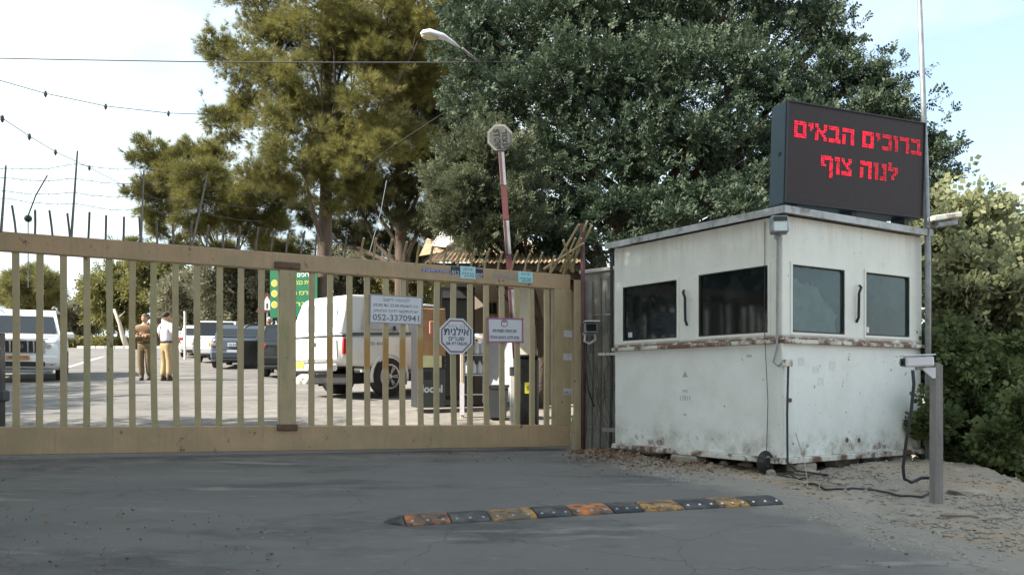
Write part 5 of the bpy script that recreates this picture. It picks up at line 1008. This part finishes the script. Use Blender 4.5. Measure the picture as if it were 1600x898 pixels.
    for s, f_ in ((1, fl), (-1, fr_)):
        MB().loft([[(f_[0]+math.cos(a)*rx, f_[1]+oy+math.sin(a)*ry, z) for a in [i*math.pi/6 for i in range(12)]] for z, rx, ry, oy in ((0, .048, .14, -.06), (.04, .05, .14, -.06), (.075, .045, .09, -.02), (.14, .048, .055, 0), (.2, .05, .055, 0))]).build('boot', m_boot, t, True)
    return t
pA = Pg(226, 22.6)
person('man in brown uniform with arms folded, standing on the road facing the camera', pA, R(8), 1.72, (((0, 0, 0), (.30, -.02, 1.14), (.0, -.17, 1.20)), ((0, 0, 0), (-.30, -.02, 1.14), (-.02, -.19, 1.16))),
       (((.10, -.02, .50), (.12, .0, .08)), ((-.09, -.04, .50), (-.06, -.02, .08))), (m_uniform, True), m_uniform2, M('cropped_hair', (.16, .11, .08), .8, 0, .2))
for o_ in [o for o in bpy.data.objects if o.name.startswith('person') and o.type == 'EMPTY'][-1:]:
    MB().box((-.2, -.03, .90), (.07, .12, .16), ch=.02).build('holster', m_dark, o_)
pB = Pg(260, 22.2)
person('dark haired man in white shirt and khaki trousers seen from behind on the road', pB, R(150), 1.76, (((0, 0, 0), (.29, -.02, 1.13), (.16, -.22, 1.06)), ((0, 0, 0), (-.29, -.02, 1.14), (-.18, -.22, 1.04))),
       (((.09, -.02, .49), (.10, .02, .08)), ((-.09, -.03, .49), (-.11, .0, .08))), (m_shirt, False), m_khaki, m_hair)
g_ = thing('rifle', 'black rifle slung across the back of the man in the white shirt', 'rifle', pB+Vector((-.20, -.04, 1.0)), R(15))
MB().box((0, 0, .1), (.05, .035, .34), Euler((0, R(-14), 0)).to_matrix(), .006).build('receiver', m_gun, g_); MB().tube([(-.03, 0, .0), (-.10, 0, -.30)], .012, 6).build('barrel', m_gun, g_); MB().box((.07, 0, .32), (.045, .03, .18), Euler((0, R(-14), 0)).to_matrix(), .01).build('stock', m_gun, g_)
MB().box((-.06, 0, .06), (.10, .025, .035), Euler((0, R(30), 0)).to_matrix(), .004).build('magazine', m_gun, g_); MB().tube([(.08, 0, .34), (.2, -.10, .46), (.36, -.10, .38)], .012, 5).build('sling', m_gun, g_)
person('person in olive clothes and a pale cap beside the open door of the black car', Pg(421, 26.4), R(-20), 1.68, (((0, 0, 0), (.25, -.02, 1.14), (.2, -.2, 1.1)), ((0, 0, 0), (-.25, -.02, 1.16), (-.22, -.2, 1.04))),
       (((.09, -.02, .49), (.10, .02, .08)), ((-.09, -.03, .49), (-.11, .0, .08))), (m_olive, True), m_olive, m_pale)
# ================================================================== signs beyond the gate
c = P(459, 458, 25.0); z0 = gs(c.x, c.y)
t = thing('direction_sign', 'large green directions sign with yellow rows and round orange icons', 'sign', (c.x, c.y, z0), R(-12)); zc = c.z-z0; w2, h2 = .74, .70
MB().box((0, 0, zc), (2*w2, .03, 2*h2), ch=.004).build('panel', m_green, t)
for x in (-.5, .5): MB().tube([(x, .05, -.2), (x, .05, zc+.4)], .035, 8).build('post', m_grey, t)
for k, (zz, tx, mt, ic) in enumerate(((.52, 'ברוכים הבאים', m_white, None), (.30, 'בית כנסת נווה', m_lime, m_lime), (-.0, 'מרכז הישוב', m_lime, m_orange), (-.32, 'הנהלה', m_lime, m_orange))):
    text(heb(tx), .17, mt, t, frame((.1, -.018, zc+zz), (1, 0, 0), (0, 0, 1), (0, -1, 0)), width=.95, bold=.003)
    if ic:
        MB().lathe([(.105, 0), (.105, .004)], (-.6, -.016, zc+zz), (0, -1, 0), 18).build('icon', m_lime, t); MB().lathe([(.07, 0), (.07, .003)], (-.6, -.0205, zc+zz), (0, -1, 0), 14).build('icon', m_orange, t)
b = Pg(418, 27); t = thing('warning_sign', 'small white warning triangle with red rim left of the green sign', 'sign', b, 0); zt = P(418, 477, 27).z-b.z
tri = lambda r: [(0, r), (-r*.87, -r*.5), (r*.87, -r*.5)]
MB().prism(tri(.42), (0, -.03, zt), (1, 0, 0), (0, 0, 1), (0, -1, 0), .01).build('rim', m_barred, t); MB().prism(tri(.29), (0, -.0405, zt), (1, 0, 0), (0, 0, 1), (0, -1, 0), .003).build('panel', m_white, t)
MB().box((0, -.045, zt-.02), (.05, .003, .16)).build('symbol', m_dark, t); MB().tube([(0, 0, 0), (0, 0, zt+.3)], .03, 8).build('post', m_grey, t)
b = Pg(289, 37); t = thing('white_pole', 'thin white pole beside the parked cars', 'pole', b); MB().tube([(0, 0, 0), (0, 0, P(0, 488, 37).z-b.z)], .055, 8).build('pipe', m_pale, t)
MB().lathe([(.07, 0), (.05, .05)], (0, 0, P(0, 488, 37).z-b.z), (0, 0, 1), 10).build('cap', m_grey, t)
# rubble behind the pickup
for i, (px, Yd, s_) in enumerate(((472, 21.5, .2), (480, 21.2, .16), (487, 21.6, .22), (478, 22, .24), (494, 21.4, .13), (468, 21.2, .12))):
    v = Pg(px, Yd); rock(v.x, v.y, s_, s_*.8, s_*.7, ['largest pale rubble block behind the pickup, nearest the middle post', 'pale rubble block below the number plate of the pickup', 'pale rubble block under the rear of the pickup', 'pale rubble block on top of the heap behind the pickup', 'small pale rubble stone beside the rear wheel of the pickup', 'small pale rubble stone at the left end of the heap'][i], 'rubble_block', M('pale_rock', (.5, .46, .4), .9, 0, .2, 7), 'rubble heap behind the pickup')
# ================================================================== guard shelter
zf = gs(-.3, 15.2)
sh = thing('guard_shelter', 'beige guard shelter with a tan sheet porch roof behind the right end of the gate', 'shelter', (0, 15, zf))
def L3(px, py, Yd): v = P(px, py, Yd); return Vector((v.x, v.y-15, v.z-zf))
def slab(name, x0, x1, z0, z1, y, th, mat, ch=0): return MB().box(((x0+x1)/2, y+th/2, (z0+z1)/2), (x1-x0, th, z1-z0), ch=ch).build(name, mat, sh)
xa, xb, xc_, xd = L3(738, 0, 15.6).x, L3(795, 0, 15.6).x, L3(832, 0, 15.6).x, 1.25
zt = L3(0, 405, 15.6).z+.25
slab('wall', xa, L3(761, 0, 15.6).x, 1.3, zt, .6, .12, m_beige); slab('wall', L3(761, 0, 15.6).x, L3(777, 0, 15.6).x, L3(0, 471, 15.6).z, zt, .6, .12, m_beige); slab('wall', L3(777, 0, 15.6).x, xd, -.1, zt, .6, .12, m_beige)
slab('wall', L3(761, 0, 15.6).x, L3(777, 0, 15.6).x, 1.3, L3(0, 491, 15.6).z, .6, .12, m_beige); slab('wall', xa, L3(777, 0, 15.6).x, -.1, 1.05, .6, .12, m_beige)
wn = slab('window', L3(761, 0, 15.6).x, L3(777, 0, 15.6).x, L3(0, 491, 15.6).z, L3(0, 471, 15.6).z, .66, .02, m_gateH); slab('counter', xa-.05, L3(790, 0, 15.6).x, 1.05, 1.10, .4, .4, m_pale)
for k in (0, 1):
    x0 = L3(762+7.5*k, 0, 15.6).x; MB().box((x0+.035, .655, (L3(0, 481, 15.6).z)), (.07, .01, .19)).build('pane', m_glass, wn)
slab('side_wall', xd-.02, xd+.1, -.1, zt, .73, 3.2, m_beige); slab('back_wall', xa, xd-.03, -.1, zt, 3.8, .12, m_beige); slab('doorway_shade_sheet', L3(701, 0, 15.7).x, xa-.01, -.1, zt-.3, .8, .1, m_dark)  # black sheet stands for the shade inside the open doorway
MB().box(((xa+xd)/2, 2.4, -.04), (xd-xa-.05, 3.0, .08)).build('floor', m_concrete, sh)
# porch roof: corrugated sheets sloping up to the back
y0_, y1_ = -2.2, 2.0; zl, zh = L3(0, 410, 12.8).z, L3(0, 378, 17).z
x0_, x1_ = L3(664, 0, 12.8).x, L3(905, 0, 12.8).x+.1; nS = 5
for k in range(nS):
    xs0 = x0_+(x1_-x0_)*k/nS+.004; xs1 = x0_+(x1_-x0_)*(k+1)/nS-.004; vs = []; fs = []; n = 14; dz = random.uniform(-.012, .012)
    for i in range(n+1):
        x = xs0+(xs1-xs0)*i/n; zz = .016*(1 if i % 2 else -1)+dz
        for (y, z) in ((y0_-.02*random.random(), zl), (y1_, zh)): vs += [(x, y, z+zz), (x, y, z+zz-.008)]
    for i in range(n): a_ = 4*i; fs += [(a_, a_+4, a_+6, a_+2), (a_+1, a_+3, a_+7, a_+5), (a_, a_+1, a_+5, a_+4), (a_+2, a_+6, a_+7, a_+3)]
    MB().add(vs, fs).build('roof_sheet', m_tin, sh)
for y in (-2.1, -.8, .4): z = zl+(zh-zl)*(y-y0_)/(y1_-y0_)-.07; MB().box(((x0_+x1_)/2, y, z), (x1_-x0_, .06, .09)).build('purlin', m_bark, sh)
for px, w_, mt in ((820, .17, m_cream),): x = L3(px, 0, 13.6).x; z = zl+(zh-zl)*.2; MB().box((x, -1.4, z/2-.1), (w_, .15, z+.15), ch=.01).build('column', mt, sh)
x = L3(709, 0, 13.4).x; MB().tube([(x, -1.7, -.2), (x, -1.7, zl+.1)], .03, 8).build('roof_post', m_bark, sh)
# pale sheet leaning on the roof
q = [P(674, 384, 15), P(696, 386, 14.6), P(716, 372, 15.6), P(690, 358, 16.4)]
o = quad_pane('awning_sheet', q, m_pale, None); tag(o, 'pale loose sheet lying on the left end of the tan porch roof', 'sheet')
q = [P(655, 400, 14.5), P(690, 394, 14.2), P(700, 386, 15.6), P(668, 372, 16.4)]
o = quad_pane('awning_sheet', q, m_tin, None); tag(o, 'worn tan sheet at the left edge of the porch roof, below the pale one', 'sheet')
# things standing by the shelter
b = Pg(676, 14.0); vm = thing('drinks_machine', 'slush drinks machine with an orange and pink front, standing beyond the gate', 'drinks machine', b, R(20)); hz = P(0, 478, 14).z-b.z
MB().box((0, .3, hz/2+.05), (.46, .5, hz-.1), ch=.015).build('cabinet', m_dark, vm)
MB().box((0, .04, .42), (.44, .03, .62), ch=.01).build('lower_panel', M('machine_green', (.06, .075, .07), .4, 0, .1), vm); MB().box((0, .03, hz*.76), (.44, .03, hz*.44), ch=.01).build('front_picture', M('poster_orange', (.46, .25, .12), .4, 0, .25, 5), vm)
MB().box((-.02, .033, .86), (.36, .02, .22), ch=.008).build('tank', M('lemon_slush', (.72, .74, .40), .2, 0, .1), vm); MB().box((.02, .02, hz*.80), (.15, .03, .22), ch=.03).build('print_patch', M('print_pink', (.55, .25, .2), .5, 0, .2), vm); MB().box((-.08, .02, .62), (.13, .02, .13)).build('slot', m_dark, vm)
text('loool', .17, m_white, vm, frame((0, .022, .40), (1, 0, 0), (0, 0, 1), (0, -1, 0)), width=.34, bold=.006)
MB().box((0, .1, .04), (.4, .06, .06)).build('plinth', m_plastic, vm)
for k in range(5): MB().box((.236, .12, .78+k*.09), (.012, .05, .04)).build('button', m_cream, vm)
MB().box((.235, .12, 1.45), (.012, .08, .22)).build('light_strip', m_white, vm)
b = Pg(714, 14.9); dk = thing('tall_fridge', 'tall black drinks fridge standing between the slush machine and the beige wall', 'fridge', b, R(6)); hz = 2.05
MB().box((0, .3, hz/2+.04), (.62, .55, hz), ch=.015).build('cabinet', m_dark, dk); MB().box((0, .015, hz/2+.05), (.54, .02, hz-.3), ch=.006).build('door', m_blackcar, dk); MB().box((.24, -.01, 1.1), (.03, .03, .5), ch=.006).build('handle', m_plastic, dk)
MB().box((0, .3, .02), (.5, .4, .05)).build('plinth', m_plastic, dk); MB().box((0, .0, 1.95), (.5, .012, .12)).build('header', m_plastic, dk)
b = Pg(744, 14.2); rk = thing('wire_rack', 'wire rack with white jugs on its shelves under the porch', 'rack', b, R(8))
for x in (-.2, .2):
    for y in (0, .3): MB().tube([(x, y, 0), (x, y, 1.05)], .012, 6).build('leg', m_grey, rk)
for z in (.3, .62, .95): MB().box((0, .15, z), (.42, .32, .02)).build('shelf', m_grey, rk)
for k in range(7):
    z = (.64, .97)[k % 2]; x = -.15+.05*k; j = thing('plastic_jug', ['white jug at the left end of the rack', 'white jug on the top shelf, left', 'second white jug on the lower shelf', 'white jug at the middle of the top shelf', 'white jug at the middle of the lower shelf', 'white jug at the right of the top shelf', 'white jug at the right end of the lower shelf'][k], 'jug', b+Vector((x, .05+.03*k, z)), 0, 'white jugs on the rack')
    MB().lathe([(.045, 0), (.05, .02), (.05, .14), (.02, .19), (.02, .22)], (0, 0, 0), (0, 0, 1), 12).build('bottle', m_white, j, True); MB().lathe([(.024, 0), (.024, .03)], (0, 0, .215), (0, 0, 1), 10).build('cap', m_purple, j)
b = Pg(722, 13.6); t = thing('marker_stake', 'pale stake with peeling paint beside the wire rack', 'stake', b); MB().box((0, 0, .5), (.06, .06, 1.1), ch=.01).build('shaft', m_beige, t)
MB().box((0, -.035, .3), (.07, .01, .5)).build('peeling_paint', m_paper, t)
b = Pg(777, 13.5); bn = thing('wheeled_bin', 'dark grey bin with a lid under the porch, left of the black barrier cabinet', 'bin', b, R(5))
MB().loft([[(-.13, -.13, .03), (.13, -.13, .03), (.13, .13, .03), (-.13, .13, .03)], [(-.165, -.16, .5), (.165, -.16, .5), (.165, .16, .5), (-.165, .16, .5)]]).build('body', m_plastic, bn, bev=.01)
MB().box((0, 0, .525), (.36, .35, .045), ch=.015).build('lid', m_rubber, bn); MB().tube([(-.13, .18, .48), (.13, .18, .48)], .015, 6).build('handle', m_rubber, bn)
for s in (-1, 1): MB().lathe([(.05, -.02), (.05, .02)], (s*.12, .16, .05), (1, 0, 0), 12).build('wheel', m_dark, bn)
b = Pg(778, 15.1); t = thing('sunlit_patch_board', 'white board added for a bright sunlit patch behind the grey bin', 'board', b, 0)  # invented board, its white stands in for sunlit surfaces beyond
MB().box((0, 0, .62), (.55, .03, 1.1), Euler((R(-8), 0, 0)).to_matrix(), .006).build('board', m_white, t); MB().box((0, .04, .05), (.5, .05, .08)).build('foot', m_beige, t)
# barrier
b = Pg(822, 12.45); bc = thing('barrier_gate', 'road barrier with black cabinet and red and white arm raised upright with an octagon plate', 'barrier', b, 0); hz = 1.10
MB().box((.04, .12, hz/2), (.29, .28, hz), ch=.03).build('cabinet', m_blackcar, bc); MB().box((.04, .12, hz+.015), (.31, .30, .05), ch=.02).build('cabinet_lid', m_dark, bc); MB().box((-.17, .14, .42), (.13, .2, .84), ch=.01).build('side_housing', m_pale, bc)
MB().box((-.17, .14, .90), (.14, .21, .13), ch=.01).build('housing_cap', m_plastic, bc); MB().box((.04, -.024, .66), (.12, .006, .16)).build('sticker', m_yellow, bc); text('⚡', .09, m_ink, bc, frame((.04, -.029, .67), (1, 0, 0), (0, 0, 1), (0, -1, 0)))
m_gall = M('dull_white_arm', (.27, .27, .28), .6, 0, .2, 6)
a0 = P(806, 560, 12.5)-b; a1 = P(783, 236, 12.6)-b; d = (a1-a0)
for k in range(6):
    u, v = a0+d*(k/6), a0+d*((k+1)/6-.004); mb = MB(); ux = Vector((1, 0, 0)); uy = Vector((0, 1, 0)); vs = []
    for p in (u, v): vs += [p+ux*sx+uy*sy for sx, sy in ((-.042, -.03), (.042, -.03), (.042, .03), (-.042, .03))]
    mb.add(vs, [(0, 1, 2, 3)[::-1], (4, 5, 6, 7), (0, 1, 5, 4), (1, 2, 6, 5), (2, 3, 7, 6), (3, 0, 4, 7)]).build('arm_section', m_gall if k % 2 else m_barred, bc)
    if k % 2: mb = MB(); w_ = ux*(-.036); mb.add([q+w_+Vector((0, -.034, 0)) for q in (u, u+ux*.03, v+ux*.03, v)]+[q+w_+Vector((0, -.031, 0)) for q in (u, u+ux*.03, v+ux*.03, v)], [(0, 1, 2, 3), (7, 6, 5, 4), (0, 4, 5, 1), (1, 5, 6, 2), (2, 6, 7, 3), (3, 7, 4, 0)]).build('red_stripe', m_barred, bc)
c8 = P(781, 216, 12.6)-b
for r_, y, m_, nm in ((.205, .0, M('plate_rim', (.24, .235, .21), .6, 0, .2, 6), 'plate'), (.17, -.012, M('plate_grey', (.10, .10, .09), .6, 0, .4, 8), 'plate_face')): MB().prism([(r_*.95*math.cos(R(22.5+45*k)), r_*math.sin(R(22.5+45*k))) for k in range(8)], c8+Vector((0, y-.03, 0)), (1, 0, 0), (0, 0, 1), (0, -1, 0), .01).build(nm, m_, bc)
for q, (tx, dx) in enumerate((('עצור', .07), ('STOP', -.05))): text(tx[::-1] if q == 0 else tx, .12, m_dark, bc, frame(c8+Vector((dx, -.055, -.02)), (.1, 0, -1), (1, 0, .1), (0, -1, 0)), width=.27)
# ================================================================== street lamp, cables
b = Pg(905, 16.2); tp_ = P(722, 76, 14.4)-b
sl2 = thing('street_lamp', 'white street lamp head on a thin arm reaching out of the carob leaves', 'street lamp', b)
MB().tube([(0, 0, -.2), (0, 0, 5.0), tp_+Vector((1.2, 1.4, -.7)), tp_+Vector((.3, .3, -.14)), tp_], [.07, .055, .03, .022, .022], 8).build('pole', m_timber, sl2, True)
h0, h1 = P(719, 75, 14.4)-b, P(657, 54, 14.2)-b; d = h1-h0; prof = [(0, .02, .02), (.12, .05, .04), (.4, .085, .065), (.75, .10, .085), (.93, .07, .07), (1, .02, .025)]; rings = []
arcz = lambda u: .10*math.sin(u*math.pi)*.8
for u, wy, wz in prof: c = h0+d*u+Vector((0, 0, arcz(u))); rings.append([c+Vector((0, math.cos(a)*wy, max(math.sin(a), -.25)*wz)) for a in [i*math.pi/6 for i in range(12)]])
MB().loft(rings).build('lamp_head', m_white, sl2, True)
MB().loft([[h0+d*u+Vector((0, math.cos(a)*.07*k_, arcz(u)-.02+math.sin(a)*.075*k_)) for a in [i*math.pi/5 for i in range(10)]] for u, k_ in ((.55, .3), (.62, .8), (.8, 1), (.95, .6), (.98, .2))]).build('lamp_bowl', M('lamp_bowl', (.55, .48, .30), .25, 0, .1), sl2, True)
def wire_line(name, label, pts, r, bulbs=(), mat=m_cable, cat='cable'):
    t = thing(name, label, cat, pts[0]); o = Vector(pts[0]); q = [Vector(p)-o for p in pts]; MB().tube(q, r, 5).build('wire', mat, t)
    for u in bulbs:
        i = int(u*(len(q)-1)); c = q[i].lerp(q[min(i+1, len(q)-1)], u*(len(q)-1)-i); MB().lathe([(.015, .05), (.028, .03), (.035, -.02), (.02, -.06), (.005, -.08)], c, (0, 0, 1), 8).build('bulb', m_plastic, t)
    return t
wire_line('overhead_cable', 'dark overhead cable running level across the sky to the street lamp', [P(-60, 90, 17), P(100, 93.5, 16.5), P(320, 97, 15.8), P(520, 98, 15.2), P(722, 98, 14.5), P(860, 96, 15)], .011)
wire_line('festoon_cable', 'sagging cable with small bulbs across the upper left sky', [P(-30, 115, 16), P(0, 126, 16.2), P(70, 146, 17), P(165, 166, 18), P(264, 177, 19), P(330, 179, 20), P(420, 175, 21)], .008, (.335, .5, .665))
wire_line('festoon_cable', 'steeper cable with small bulbs dropping behind the barbed wire at left', [P(-20, 170, 14), P(1, 183, 14.5), P(46, 213, 16), P(86, 237, 18), P(140, 262, 20), P(190, 288, 22), P(260, 315, 25), P(330, 318, 28)], .007, (.15, .285, .43, .57, .72, .85))
wire_line('stay_wire', 'thin diagonal stay wire in front of the dark pine', [P(572, 258, 20), P(620, 224, 19), P(700, 172, 17)], .006)
wire_line('stay_wire', 'straight steep stay wire left of the pine trunk leaning right', [P(578, 392, 20), P(595, 330, 20.2), P(604, 282, 20.5)], .007, mat=m_grey)
t = wire_line('antenna_whip', 'thin leaning rod above the gate at left, ending in a green ball', [P(44, 337, 12), P(56, 305, 12), P(74, 274, 12)], .010, cat='rod')
mbq = MB().lathe([(.003, -.052), (.03, -.042), (.047, -.022), (.052, 0), (.047, .022), (.03, .042), (.003, .052)], (0, 0, -.04), (0, 0, 1), 14); mbq.build('ball', M('green_ball', (.02, .05, .02), .6, 0, .1), t, True)
MB().tube([(0, 0, -.08), (0, 0, -1.0)], .008, 5).build('rod', m_grey, t)
